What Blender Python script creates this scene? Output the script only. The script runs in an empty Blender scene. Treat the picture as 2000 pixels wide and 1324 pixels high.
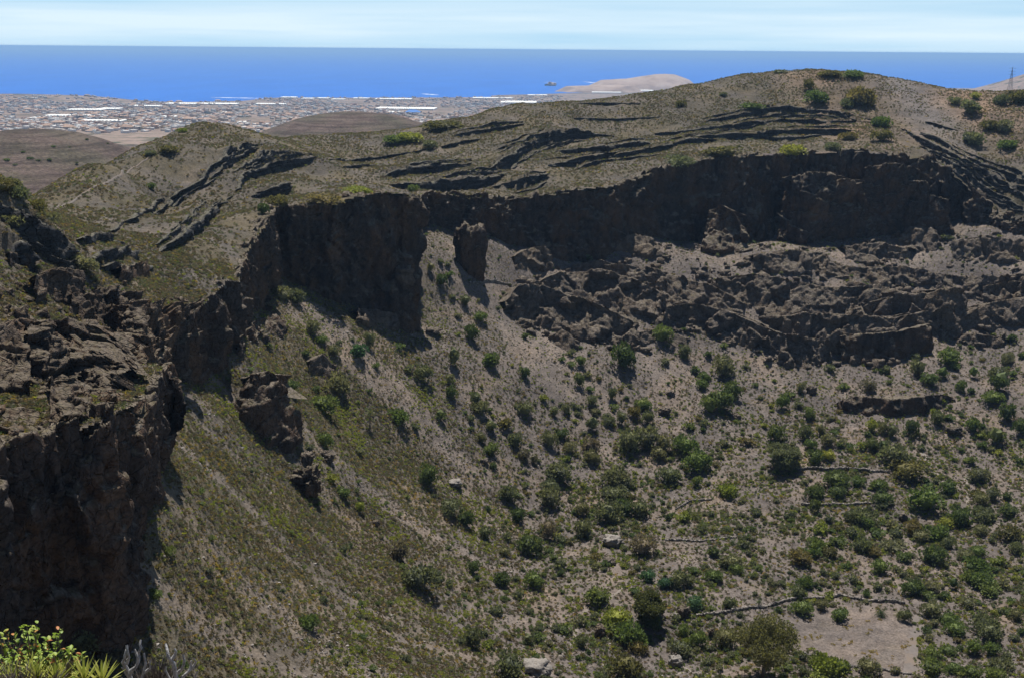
import bpy, bmesh, math, random
import numpy as np
from mathutils import Matrix, Vector
R = math.radians
SC = bpy.context.scene
COL = SC.collection

# ------------------------------------------------------------------ camera
F_PX, CX, CY = 2144.0, 1000.0, 662.0          # the photograph is 2000 x 1324
PITCH, ROLL, CAM_Z = R(14.76), R(0.458), 440.0
cam_d = bpy.data.cameras.new('camera'); cam = bpy.data.objects.new('camera', cam_d); COL.objects.link(cam)
cam_d.sensor_width = 36.0; cam_d.lens = F_PX / 2000 * 36
cam_d.clip_start = 0.5; cam_d.clip_end = 400000
CAM_M = Matrix.Rotation(R(90) - PITCH, 3, 'X') @ Matrix.Rotation(ROLL, 3, 'Z')
cam.matrix_world = Matrix.Translation((0, 0, CAM_Z)) @ CAM_M.to_4x4()
SC.camera = cam

# ------------------------------------------------------------------ sky, sun, exposure
SUN_EL, SUN_AZ = R(66), R(-6)                # sun ahead of the camera, a little to its left
world = bpy.data.worlds.new('World'); SC.world = world; world.use_nodes = True
wn, wl = world.node_tree.nodes, world.node_tree.links
for n in list(wn): wn.remove(n)
def W(t, **k):
    n = wn.new(t)
    for a, b in k.items(): setattr(n, a, b)
    return n
w_out = W('ShaderNodeOutputWorld'); w_bg = W('ShaderNodeBackground'); w_bg.inputs[1].default_value = 0.052
w_sky = W('ShaderNodeTexSky'); w_sky.sky_type = 'NISHITA'; w_sky.sun_disc = False
w_sky.sun_elevation = SUN_EL; w_sky.sun_rotation = SUN_AZ
w_sky.altitude = 440; w_sky.air_density = 1.0; w_sky.dust_density = 0.15; w_sky.ozone_density = 3.0
w_tc = W('ShaderNodeTexCoord'); w_sep = W('ShaderNodeSeparateXYZ')
w_max = W('ShaderNodeMath', operation='MAXIMUM'); w_max.inputs[1].default_value = 0.0
w_add = W('ShaderNodeMath', operation='ADD'); w_add.inputs[1].default_value = 0.06
w_com = W('ShaderNodeCombineXYZ')
wl.new(w_tc.outputs['Generated'], w_sep.inputs[0]); wl.new(w_sep.outputs[2], w_max.inputs[0])
wl.new(w_sep.outputs[0], w_com.inputs[0]); wl.new(w_sep.outputs[1], w_com.inputs[1]); wl.new(w_max.outputs[0], w_add.inputs[0]); wl.new(w_add.outputs[0], w_com.inputs[2])
wl.new(w_com.outputs[0], w_sky.inputs[0])
# thin stratus: long flat streaks in a low band all round the horizon
w_map = W('ShaderNodeMapping'); w_map.inputs['Scale'].default_value = (1.3, 1.3, 26.0)
w_noi = W('ShaderNodeTexNoise'); w_noi.inputs['Scale'].default_value = 1.6; w_noi.inputs['Detail'].default_value = 4
w_noi.inputs['Roughness'].default_value = 0.55
wl.new(w_tc.outputs['Generated'], w_map.inputs[0]); wl.new(w_map.outputs[0], w_noi.inputs[0])
w_thr = W('ShaderNodeValToRGB'); w_thr.color_ramp.elements[0].position = 0.25; w_thr.color_ramp.elements[1].position = 0.6
wl.new(w_noi.outputs[0], w_thr.inputs[0])
w_band = W('ShaderNodeValToRGB')
cr = w_band.color_ramp; cr.elements[0].position = 0.0; cr.elements[0].color = (.8,.8,.8,1)
cr.elements[1].position = 0.11; cr.elements[1].color = (0,0,0,1)
for p_, v_ in ((0.012,1.0),(0.026,1.0),(0.034,.62),(0.055,.5)):
    e = cr.elements.new(p_); e.color = (v_,v_,v_,1)
wl.new(w_max.outputs[0], w_band.inputs[0])
w_mul = W('ShaderNodeMath', operation='MULTIPLY'); wl.new(w_thr.outputs[0], w_mul.inputs[0]); wl.new(w_band.outputs[0], w_mul.inputs[1])
w_mix = W('ShaderNodeMix', data_type='RGBA')
w_mix.inputs[7].default_value = (11.0, 13.4, 15.0, 1)
w_low = W('ShaderNodeValToRGB'); lr_ = w_low.color_ramp; lr_.elements[0].position = 0.0; lr_.elements[0].color = (.95,.95,.95,1); lr_.elements[1].position = 0.32; lr_.elements[1].color = (0,0,0,1)
e = lr_.elements.new(.07); e.color = (.85,.85,.85,1)
wl.new(w_max.outputs[0], w_low.inputs[0]); w_mx2 = W('ShaderNodeMix', data_type='RGBA'); w_mx2.inputs[7].default_value = (6.4, 10.6, 14.0, 1)   # bright sea-level air low over the horizon, all round
wl.new(w_low.outputs[0], w_mx2.inputs[0]); wl.new(w_sky.outputs[0], w_mx2.inputs[6])
wl.new(w_mul.outputs[0], w_mix.inputs[0]); wl.new(w_mx2.outputs[2], w_mix.inputs[6])
wl.new(w_mix.outputs[2], w_bg.inputs[0]); wl.new(w_bg.outputs[0], w_out.inputs[0])
sun_d = bpy.data.lights.new('sun', 'SUN'); sun = bpy.data.objects.new('sun', sun_d); COL.objects.link(sun)
sun_d.energy = 4.9; sun_d.angle = R(0.53); sun_d.color = (1.0, 0.955, 0.89)
SUN_V = Vector((math.sin(SUN_AZ)*math.cos(SUN_EL), math.cos(SUN_AZ)*math.cos(SUN_EL), math.sin(SUN_EL)))
sun.rotation_euler = SUN_V.to_track_quat('Z', 'Y').to_euler(); sun.location = (0, 0, 900)
vs = SC.view_settings; vs.view_transform = 'Standard'; vs.look = 'None'; vs.gamma = 1.0; vs.use_curve_mapping = False
vs.exposure = 0.4
SC.cycles.max_bounces = 5; SC.cycles.diffuse_bounces = 2; SC.cycles.volume_bounces = 0
SC.cycles.transparent_max_bounces = 4; SC.cycles.use_denoising = True

# ------------------------------------------------------------------ small maths
CM = np.array(CAM_M)
def rays(px, py):
    px = np.asarray(px, float); py = np.asarray(py, float)
    v = np.stack([(px-CX)/F_PX, (CY-py)/F_PX, -np.ones_like(px)], -1)
    return v @ CM.T
def P(px, py, d):                     # photo direction + forward distance in metres -> a point of the place
    D = rays(px, py); s = np.asarray(d, float)/D[..., 1]
    p = D*s[..., None]; p[..., 2] += CAM_Z
    return p
def project(p):
    q = np.array(p, float); q[..., 2] -= CAM_Z
    c = q @ CM
    return np.stack([CX + F_PX*c[..., 0]/-c[..., 2], CY - F_PX*c[..., 1]/-c[..., 2]], -1)
_rng = np.random.default_rng(7)
_perm = _rng.permutation(4096).astype(np.int64)
_grad = _rng.normal(size=(4096, 3)); _grad /= np.linalg.norm(_grad, axis=1)[:, None]
def _h(i, j, k): return _perm[(_perm[(_perm[i & 4095] + j) & 4095] + k) & 4095]
def perlin(p):
    p = np.asarray(p, float); f = np.floor(p); i = f.astype(np.int64); r = p - f
    u = r*r*r*(r*(r*6-15)+10); out = 0
    for a in (0, 1):
        wx = u[:, 0] if a else 1-u[:, 0]
        for b in (0, 1):
            wy = u[:, 1] if b else 1-u[:, 1]
            for c in (0, 1):
                wz = u[:, 2] if c else 1-u[:, 2]
                g = _grad[_h(i[:, 0]+a, i[:, 1]+b, i[:, 2]+c)]
                d = g[:, 0]*(r[:, 0]-a) + g[:, 1]*(r[:, 1]-b) + g[:, 2]*(r[:, 2]-c)
                out = out + wx*wy*wz*d
    return out*1.6
def fbm(p, o=4, lac=2.1, g=0.5):
    s, a = 0, 1.0
    for k in range(o):
        s = s + a*perlin(p*(lac**k) + 17.3*k); a *= g
    return s
def ridged(p, o=4, lac=2.1, g=0.5):
    s, a = 0, 1.0
    for k in range(o):
        s = s + a*(1 - 2*np.abs(perlin(p*(lac**k) + 9.1*k))); a *= g
    return s
def worley(p):                        # nearest and second distance, random value of the nearest cell
    p = np.asarray(p, float); i = np.floor(p).astype(np.int64)
    d1 = np.full(len(p), 9.0); d2 = d1.copy(); v = np.zeros(len(p))
    for a in (-1, 0, 1):
        for b in (-1, 0, 1):
            for c in (-1, 0, 1):
                q = i + (a, b, c); h = _h(q[:, 0], q[:, 1], q[:, 2])
                f = q + 0.5 + 0.42*_grad[h]
                d = np.linalg.norm(f - p, axis=1)
                n = d < d1
                d2 = np.where(n, d1, np.minimum(d2, d)); v = np.where(n, (h % 997)/997.0, v); d1 = np.where(n, d, d1)
    return d1, d2, v
def facets(p):                        # broken rock: every cell is a tilted plane; returns step, tilt, crack distance
    p = np.asarray(p, float); i = np.floor(p).astype(np.int64)
    d1 = np.full(len(p), 9.0); d2 = d1.copy(); hv_ = np.zeros(len(p), np.int64); vec = np.zeros_like(p)
    for a in (-1, 0, 1):
        for b in (-1, 0, 1):
            for c in (-1, 0, 1):
                q = i + (a, b, c); h = _h(q[:, 0], q[:, 1], q[:, 2]); o = p - (q + 0.5 + 0.45*_grad[h]); d = np.linalg.norm(o, axis=1)
                n = d < d1; d2 = np.where(n, d1, np.minimum(d2, d)); hv_ = np.where(n, h, hv_); vec = np.where(n[:, None], o, vec); d1 = np.where(n, d, d1)
    return (hv_ % 997)/997.0-.5, (vec*_grad[(hv_*7+13) & 4095]).sum(1), d2-d1
def sstep(a, b, x): t = np.clip((x-a)/(b-a), 0, 1); return t*t*(3-2*t)

def mesh_obj(name, verts, faces, mat=None, smooth=True, parent=None, link=True):
    me = bpy.data.meshes.new(name)
    verts = np.asarray(verts, np.float32); faces = np.asarray(faces, np.int32)
    n = faces.shape[1]
    me.vertices.add(len(verts)); me.vertices.foreach_set('co', verts.ravel())
    me.loops.add(faces.size); me.loops.foreach_set('vertex_index', faces.ravel())
    me.polygons.add(len(faces)); me.polygons.foreach_set('loop_start', np.arange(0, faces.size, n, dtype=np.int32))
    me.polygons.foreach_set('loop_total', np.full(len(faces), n, np.int32))
    if smooth: me.polygons.foreach_set('use_smooth', np.ones(len(faces), bool))
    me.update(calc_edges=True); me.validate()
    if mat: me.materials.append(mat)
    o = bpy.data.objects.new(name, me)
    if link: COL.objects.link(o)
    if parent: o.parent = parent
    return o
def grid_faces(nr, nc):
    i = np.arange(nr*nc).reshape(nr, nc)
    return np.stack([i[:-1, :-1], i[:-1, 1:], i[1:, 1:], i[1:, :-1]], -1).reshape(-1, 4)
def set_col(o, rgb):
    a = o.data.color_attributes.new('soil', 'FLOAT_COLOR', 'POINT')
    c = np.ones((len(rgb), 4), np.float32); c[:, :3] = rgb
    a.data.foreach_set('color', c.ravel())
def struct(o): o['kind'] = 'structure'; return o
def tag(o, label, cat, group=None):
    o['label'] = label; o['category'] = cat
    if group: o['group'] = group
    return o
def empty(name, loc=(0, 0, 0), rz=0.0):
    o = bpy.data.objects.new(name, None); COL.objects.link(o); o.location = loc; o.rotation_euler = (0, 0, rz)
    o.empty_display_size = 0.5
    return o

# ------------------------------------------------------------------ materials
class NM:                             # tiny node-material helper
    def __init__(s, name, rough=0.9, spec=0.25):
        s.m = bpy.data.materials.new(name); s.m.use_nodes = True
        s.t = s.m.node_tree; s.b = s.t.nodes['Principled BSDF']
        s.b.inputs['Roughness'].default_value = rough; s.b.inputs['Specular IOR Level'].default_value = spec
        s.pos = s.n('ShaderNodeNewGeometry').outputs['Position']
    def n(s, t, **k):
        n = s.t.nodes.new(t)
        for a, b in k.items(): setattr(n, a, b)
        return n
    def l(s, a, b): s.t.links.new(a, b)
    def noise(s, scale, det=4, rough=0.6, vec=None, stretch=None):
        n = s.n('ShaderNodeTexNoise'); n.inputs['Scale'].default_value = scale
        n.inputs['Detail'].default_value = det; n.inputs['Roughness'].default_value = rough
        v = vec or s.pos
        if stretch:
            mp = s.n('ShaderNodeMapping'); mp.inputs['Scale'].default_value = stretch; s.l(v, mp.inputs[0]); v = mp.outputs[0]
        s.l(v, n.inputs['Vector']); return n.outputs[0]
    def ramp(s, x, stops):
        r = s.n('ShaderNodeValToRGB'); e = r.color_ramp.elements
        while len(e) < len(stops): e.new(0.5)
        for q, (p, c) in zip(e, stops):
            q.position = p; q.color = (c[0], c[1], c[2], 1) if hasattr(c, '__len__') else (c, c, c, 1)
        s.l(x, r.inputs[0]); return r.outputs[0]
    def mix(s, f, a, b, blend='MIX'):
        m = s.n('ShaderNodeMix', data_type='RGBA', blend_type=blend)
        for k, v in ((0, f), (6, a), (7, b)):
            if hasattr(v, 'links') or hasattr(v, 'is_linked'): s.l(v, m.inputs[k])
            else: m.inputs[k].default_value = v if k == 0 else (v[0], v[1], v[2], 1)
        return m.outputs[2]
    def math(s, op, a, b=0.0):
        m = s.n('ShaderNodeMath', operation=op)
        for k, v in ((0, a), (1, b)):
            if hasattr(v, 'is_linked'): s.l(v, m.inputs[k])
            else: m.inputs[k].default_value = v
        return m.outputs[0]
    def color(s, c): s.l(c, s.b.inputs['Base Color'])
    def bump(s, h, strength=0.5, dist=0.3):
        b = s.n('ShaderNodeBump'); b.inputs['Strength'].default_value = strength; b.inputs['Distance'].default_value = dist
        s.l(h, b.inputs['Height']); s.l(b.outputs[0], s.b.inputs['Normal'])

def soil_material():
    k = NM('soil_and_scree', 0.95, 0.12)
    at = k.n('ShaderNodeAttribute', attribute_name='soil').outputs['Color']
    big = k.noise(0.035, 5, 0.6); mid = k.noise(0.22, 5, 0.65); fine = k.noise(1.1, 4, 0.7)
    c = k.mix(1.0, at, k.ramp(big, [(0.3, (.66,.66,.66)), (0.5, (1,.98,.94)), (0.72, (1.4,1.28,1.12))]), 'MULTIPLY')
    c = k.mix(1.0, c, k.ramp(mid, [(0.3, .7), (0.5, 1.0), (0.72, 1.28)]), 'MULTIPLY')
    c = k.mix(1.0, c, k.ramp(fine, [(0.3, .55), (0.5, 1.0), (0.7, 1.4)]), 'MULTIPLY')
    k.color(c)
    k.bump(k.math('ADD', mid, k.math('MULTIPLY', fine, 0.5)), 0.9, 0.9)
    return k.m
def rock_material(name, dark, mid, warm, soil, strat=0.0, ledge=(0.45, 0.8), sc=1.0):
    k = NM(name, 0.92, 0.2)
    a = k.noise(0.05*sc, 6, 0.62); b = k.noise(0.28*sc, 6, 0.7); f = k.noise(1.3*sc, 4, 0.7)
    v = k.noise(0.16*sc, 5, 0.6, stretch=(1, 1, 0.12))
    c = k.ramp(b, [(0.28, dark), (0.5, mid), (0.72, [x*1.45 for x in mid])])
    c = k.mix(k.ramp(a, [(0.42, 0), (0.62, 1)]), c, warm)
    c = k.mix(1.0, c, k.ramp(v, [(0.3, .62), (0.5, 1), (0.7, 1.3)]), 'MULTIPLY')
    c = k.mix(1.0, c, k.ramp(f, [(0.32, .6), (0.5, 1), (0.7, 1.35)]), 'MULTIPLY')
    if strat:
        s_ = k.noise(1.0, 4, 0.6, stretch=(0.03, 0.03, 1.1))
        c = k.mix(strat, c, k.mix(1.0, c, k.ramp(s_, [(0.35, .45), (0.5, 1), (0.65, 1.4)]), 'MULTIPLY'))
    # dust, lichen and dry grass lie on the ledges
    nz = k.n('ShaderNodeSeparateXYZ'); g = k.n('ShaderNodeNewGeometry'); k.l(g.outputs['Normal'], nz.inputs[0])
    led = k.ramp(k.math('ADD', nz.outputs[2], k.math('MULTIPLY', k.math('SUBTRACT', b, 0.5), 0.7)), [(ledge[0], 0), (ledge[1], 1)])
    sc_ = k.mix(k.ramp(k.noise(0.5, 4), [(0.45, 0), (0.6, 1)]), soil, [soil[0]*.74, soil[1]*.74, soil[2]*.6])
    c = k.mix(led, c, k.mix(1.0, sc_, k.ramp(f, [(0.3, .6), (0.5, 1), (0.7, 1.35)]), 'MULTIPLY'))
    k.color(c)
    vo = k.n('ShaderNodeTexVoronoi', feature='DISTANCE_TO_EDGE'); vo.inputs['Scale'].default_value = .33*sc
    wp = k.n('ShaderNodeMix', data_type='VECTOR'); wp.inputs[0].default_value = .12; nz_ = k.n('ShaderNodeTexNoise'); nz_.inputs['Scale'].default_value = .5; k.l(k.pos, nz_.inputs['Vector'])
    sc2 = k.n('ShaderNodeVectorMath', operation='MULTIPLY_ADD'); k.l(nz_.outputs['Color'], sc2.inputs[0]); sc2.inputs[1].default_value = (2.5, 2.5, 2.5); k.l(k.pos, sc2.inputs[2]); k.l(sc2.outputs[0], vo.inputs['Vector'])
    crk = k.ramp(vo.outputs['Distance'], [(0, 0), (.09, 1)])                      # joints between blocks
    k.bump(k.math('ADD', k.math('ADD', b, k.math('MULTIPLY', f, 0.45)), k.math('MULTIPLY', crk, .45)), 1.0, 1.3/sc)
    return k.m
M_SOIL = soil_material()
M_CLIFF = rock_material('basalt_cliff', (.024,.019,.017), (.060,.046,.038), (.115,.070,.043), (.18,.15,.118))
M_CRAG = rock_material('rough_outcrop_rock', (.048,.040,.035), (.112,.092,.077), (.148,.110,.078), (.175,.145,.117), ledge=(0.55, 0.95))
M_STRATA = rock_material('dark_ash_strata', (.026,.026,.028), (.052,.05,.051), (.065,.06,.054), (.15,.138,.11), strat=0.8, ledge=(0.6, 0.95))

# ================================================================== terrain
# the crater wall: (photo column, top row, top distance, base row, base distance)
WALL = [(-420,950,118,1330,112),(-200,905,165,1260,158),(0,872,198,1215,192),(70,850,206,1235,196),(130,838,212,1255,199),
 (205,815,218,1275,203),(258,790,228,1220,214),(276,775,244,1120,234),(272,770,258,1010,252),(302,735,275,965,268),
 (310,720,290,900,286),(298,690,330,795,335),(380,600,385,748,378),(440,545,418,700,405),(462,550,430,690,415),
 (464,520,452,628,440),(482,480,480,608,480),(520,430,512,605,502),(528,410,535,560,530),(540,400,560,545,545),
 (600,400,566,570,550),(680,385,575,595,557),(740,378,585,620,560),(795,380,592,650,563),(812,395,605,640,575),
 (806,392,640,500,640),(800,385,680,450,685),(830,378,695,440,690),(900,380,712,460,705),(1000,385,728,478,718),
 (1100,375,742,505,725),(1170,368,752,515,728),(1205,362,760,495,735),(1225,355,768,465,755),(1300,325,790,465,770),
 (1400,308,805,475,778),(1480,302,815,470,782),(1560,298,822,455,788),(1660,295,825,450,785),(1740,300,815,450,775),
 (1820,310,800,440,768),(1880,345,785,435,758),(1942,405,765,440,745),(1990,425,745,455,735),(2100,430,715,465,705),
 (2400,440,640,500,625),(2800,470,560,560,540)]
WALL = np.array(WALL, float); WALL[:, 4] = WALL[:, 2]-np.where(WALL[:, 0] > 1780, .35, .55)*(WALL[:, 2]-WALL[:, 4])
TOP = P(WALL[:,0], WALL[:,1], WALL[:,2]); BASE = P(WALL[:,0], WALL[:,3], WALL[:,4])
RIM = [(-300,380,300),(-300,520,245),(0,365,330),(0,440,318),(0,520,300),(0,620,270),(0,740,235),(100,440,345),(100,560,310),
 (100,700,262),(200,480,378),(200,600,325),(200,720,270),(300,600,350),(300,520,400),(400,540,415),(420,480,450),(500,410,525),
 (330,430,520),(220,460,430),(300,400,575),(450,300,690),(450,380,610),(530,270,770),(560,320,720),(620,310,740),(560,370,640),
 (640,365,640),(700,320,800),(850,330,790),(1000,340,785),(1000,270,880),(1200,260,920),(1200,325,810),(1400,240,920),
 (1500,220,950),(1600,250,905),(1700,240,905),(1850,260,865),(1930,340,800),(2000,280,830),(2000,370,760),(2300,300,760),(1450,275,860)]
CREST = [(100,402,470),(180,365,520),(240,332,570),(330,285,650),(380,255,700),(420,239,740),(470,252,770),(520,266,800),(600,264,880),(700,262,905),(850,241,935),
 (1000,208,980),(1100,200,995),(1200,190,1010),(1350,166,1035),(1450,148,1045),(1530,139,1052),(1600,140,1060),(1700,148,1045),(1790,162,1015),
 (1880,178,990),(2000,181,985),(2300,195,900)]
def PP(l): l = np.array(l, float); return P(l[:,0], l[:,1], l[:,2])
crest = PP(CREST)
behind = []
for q, dz, dd in ((crest, -16, 60), (crest, -50, 150), (crest, -150, 400)):
    b = q.copy(); n = b[:, :2]/np.linalg.norm(b[:, :2], axis=1)[:, None]
    b[:, :2] += n*dd + np.where(b[:, :1] < -150, np.array([[-dd*0.5, 0]]), 0); b[:, 2] += dz; behind.append(b)
U_PTS = np.vstack([TOP, PP(RIM), crest] + behind)
FLOOR = [(250,1324,206),(400,1324,228),(550,1324,250),(700,1324,278),(850,1324,305),(1000,1324,332),(400,1000,292),(600,1000,372),(800,1000,432),(1000,1000,482),
 (400,800,362),(600,800,442),(800,800,510),(1000,800,560),(1200,800,588),(350,1150,250),(600,1150,315),(800,1150,368),(1000,1150,410),
 (520,690,470),(680,680,520),(900,700,577),(1000,700,602),(1200,700,630),(900,520,652),(960,470,705),(1000,600,665),(1200,600,690),(860,600,615),
 (1350,720,640),(1500,720,640),(1500,800,600),(1500,500,735),(1500,600,690),(1700,720,635),(1900,650,665),(2000,640,660),(1800,800,592),(2000,800,585),(1700,560,712),
 (2000,520,705),(1300,560,710),(1350,800,595),(1680,775,606),(1850,770,606),(2300,520,640),(2300,700,560),(2300,1000,455)]
fl = [PP(FLOOR)]
def Pz(px, py, z):
    D = rays(np.array([px], float), np.array([py], float))[0]; s = (z-CAM_Z)/D[2]; return np.array([D[0]*s, D[1]*s, z])
fl.append(np.array([Pz(*q) for q in [(1200,1324,219),(1400,1324,217),(1600,1324,216),(1800,1324,217),(2000,1324,218),(1250,1150,221),(1500,1150,218),(1800,1150,218),(2000,1150,220),
 (1200,1000,222),(1400,1000,222),(1700,1000,224),(2000,1000,226),(1300,900,229),(1500,900,230),(1800,900,231),(2000,900,233),(2300,1324,222)]]))
fl.append(np.array([(-60,90,375),(-120,60,400),(0,70,385),(60,90,362),(160,90,350),(300,120,345),(40,180,308),(140,200,268),(0,230,290),(260,230,262),(420,260,285),(520,400,280)], float))
L_PTS = np.vstack([BASE] + fl)

def tps_fit(p, reg=2.0):
    x = p[:, :2]/100; n = len(x)
    d = np.linalg.norm(x[:, None]-x[None], axis=2); K = np.where(d > 0, d*d*np.log(d+1e-12), 0) + np.eye(n)*reg*1e-3
    A = np.zeros((n+3, n+3)); A[:n, :n] = K; A[:n, n] = 1; A[:n, n+1:] = x; A[n, :n] = 1; A[n+1:, :n] = x.T
    return x, np.linalg.solve(A, np.concatenate([p[:, 2], np.zeros(3)]))
def tps_eval(fit, xy):
    x, w = fit; n = len(x); out = np.empty(len(xy))
    for a in range(0, len(xy), 20000):
        q = (xy[a:a+20000]/100).astype(np.float64)
        d2 = ((q[:, None, :]-x[None])**2).sum(2)
        out[a:a+20000] = (0.5*d2*np.log(d2+1e-12)) @ w[:n] + w[n] + q @ w[n+1:]
    return out
U_FIT = tps_fit(U_PTS); L_FIT = tps_fit(L_PTS)

def inside(poly, xy):
    r = np.zeros(len(xy), bool); x, y = xy[:, 0], xy[:, 1]; n = len(poly)
    for i in range(n):
        x1, y1 = poly[i]; x2, y2 = poly[(i+1) % n]
        if y1 == y2: continue
        c = ((y1 > y) != (y2 > y)) & (x < (x2-x1)*(y-y1)/(y2-y1)+x1); r ^= c
    return r
def off_line(line, k):                # push a plan polyline sideways (positive: out of the crater)
    t = np.gradient(line, axis=0); n = np.stack([-t[:, 1], t[:, 0]], 1); n /= np.linalg.norm(n, axis=1)[:, None]
    return line + n*k
CLOSE = np.array([(900, -60), (-130, -60)], float)
POLY_U = np.vstack([off_line(TOP[:, :2], -0.6), CLOSE]); POLY_L = np.vstack([off_line(BASE[:, :2], 5.0), CLOSE])

# rock ledges that crop out of the ash slopes of the rim: photo polyline, drop in metres
LEDGES = [
 ([(305,495),(340,472),(385,440),(430,402),(450,385)],5.5),([(215,455),(260,430),(330,395),(400,350),(440,325),(470,305),(520,283)],2.2),
 ([(290,430),(340,400),(390,365),(430,345)],1.6),([(410,352),(440,330),(480,308),(500,300)],3.8),([(455,378),(480,345),(520,325),(570,318),(622,310)],6.0),
 ([(490,385),(530,378),(570,362)],6.0),([(450,350),(490,328),(540,310),(590,305)],2.2),([(640,314),(720,313),(790,302),(830,292)],1.8),([(670,328),(720,328),(760,326)],1.5),
 ([(735,348),(780,345),(820,335),(880,330),(920,325)],5.0),([(760,362),(820,365),(900,362),(960,350),(990,340)],7.0),([(900,345),(950,340),(1000,310),(1040,285),(1100,265),(1150,262)],5.5),
 ([(960,360),(1000,362),(1040,355),(1065,342)],5.5),([(970,300),(1010,290),(1060,275),(1120,262),(1200,268)],3.2),([(880,268),(930,262),(980,252),(1020,245)],2.6),
 ([(860,288),(900,280),(940,272)],1.8),([(1060,300),(1120,298),(1180,293),(1240,285),(1300,290)],4.2),([(1070,322),(1120,322),(1160,310),(1200,302)],4.2),
 ([(1190,305),(1240,300),(1290,295),(1330,280),(1400,272)],4.2),([(1280,262),(1330,262),(1400,255),(1460,245),(1500,240)],2.8),([(1340,275),(1400,268),(1480,268),(1560,262),(1640,258),(1690,258)],4.2),
 ([(1370,240),(1430,232),(1500,216),(1560,215),(1620,225),(1680,240)],3.4),([(1440,250),(1520,236),(1580,240),(1660,240),(1710,242)],2.6),([(1480,266),(1540,272),(1600,262)],2.8),
 ([(1110,205),(1180,205),(1250,203)],1.2),([(1120,232),(1200,236),(1290,230)],1.4),
 ([(1760,252),(1800,272),(1850,300),(1900,335),(1960,368),(2020,395)],3.4),([(1800,262),(1850,290),(1880,310)],2.4),([(1820,296),(1870,330),(1930,372),(2000,408)],3.8),
 ([(1860,300),(1910,325),(1960,345),(2030,372)],3.0),([(1810,240),(1850,252),(1885,262)],1.6),([(1900,340),(1950,362),(2020,380)],2.6),
 ([(-60,425),(0,432),(50,450),(100,478),(145,492)],6.0),([(150,478),(190,480),(240,478)],2.2),([(175,505),(220,508),(265,492)],3.0),([(190,520),(240,525),(290,518)],3.6),
 ([(20,495),(45,492),(62,500)],6.5)]
_rl = random.Random(4)
for pts, H in list(LEDGES):
    if len(pts) > 3 and H > 2.5:
        for _ in range(2):
            i0 = _rl.randrange(0, len(pts)-2); i1 = min(len(pts), i0+_rl.choice([3, 4])); dy = _rl.choice([-9, -6, 7, 10])
            LEDGES.append(([(a, b+dy) for a, b in pts[i0:i1]], _rl.uniform(.9, 1.8)))
def ray_hit(px, py, fits=('U',), lo=110, hi=1300, step=2.0):
    D = rays(px, py); D = D/D[:, 1:2]; out = np.full((len(D), 3), np.nan); done = np.zeros(len(D), bool)
    ys = np.arange(lo, hi, step); prev = None
    for y in ys:
        q = D*y; z = q[:, 2]+CAM_Z; xy = q[:, :2]
        g = ground_grid(xy, fits); hit = (z < g) & ~done
        if hit.any():
            out[hit, :2] = xy[hit]; out[hit, 2] = g[hit]; done |= hit
        if done.all(): break
    return out
GX0, GY0, GS, GNX, GNY = -800.0, 0.0, 4.0, 450, 340
gx, gy = np.meshgrid(GX0+GS*np.arange(GNX), GY0+GS*np.arange(GNY)); gxy = np.stack([gx.ravel(), gy.ravel()], 1)
GRID_U = tps_eval(U_FIT, gxy).reshape(GNY, GNX); GRID_L = tps_eval(L_FIT, gxy).reshape(GNY, GNX)
IN_L = inside(np.vstack([0.5*(TOP+BASE)[:, :2], CLOSE]), gxy).reshape(GNY, GNX)
GRID_C = np.where(IN_L, GRID_L, GRID_U)
def ground_grid(xy, which):
    G = {'U': GRID_U, 'L': GRID_L, 'C': GRID_C}[which[0]]
    u = np.clip((xy[:, 0]-GX0)/GS, 0, GNX-1.01); v = np.clip((xy[:, 1]-GY0)/GS, 0, GNY-1.01)
    i, j = u.astype(int), v.astype(int); a, b = u-i, v-j
    return (G[j, i]*(1-a)+G[j, i+1]*a)*(1-b) + (G[j+1, i]*(1-a)+G[j+1, i+1]*a)*b
def resample(pl, step):
    pl = np.asarray(pl, float); s = np.concatenate([[0], np.cumsum(np.linalg.norm(np.diff(pl, axis=0), axis=1))])
    n = max(3, int(s[-1]/step)+1); t = np.linspace(0, s[-1], n)
    return np.stack([np.interp(t, s, pl[:, k]) for k in range(pl.shape[1])], 1), t/s[-1]
LEDGE3 = []
for pts, H in LEDGES:
    a = np.array(pts, float); a, _ = resample(a, 9.0)
    h = ray_hit(a[:, 0], a[:, 1], ('U',)); h = h[~np.isnan(h[:, 0])]
    if len(h) > 2:
        for _ in range(2): h[1:-1] = 0.25*h[:-2]+0.5*h[1:-1]+0.25*h[2:]
        h = resample(h, 2.5)[0]; tg = np.gradient(h[:, :2], axis=0); nn_ = np.stack([-tg[:, 1], tg[:, 0]], 1); nn_ /= np.linalg.norm(nn_, axis=1)[:, None]
        h[:, :2] += nn_*(1.5*fbm(h*np.array([.08,.08,0])+H, 3))[:, None]
        LEDGE3.append((h, H*(1.5 if pts[0][0] > 700 else 1.3)))
def ledge_profile(n): u = np.linspace(0, 1, n); return np.minimum(1, np.minimum(u, 1-u)*3.6)**0.8
def ledge_wave(pl): return np.clip(1.0+.7*fbm(pl*np.array([.045,.045,.0]), 3), .5, 1.7)
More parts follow.
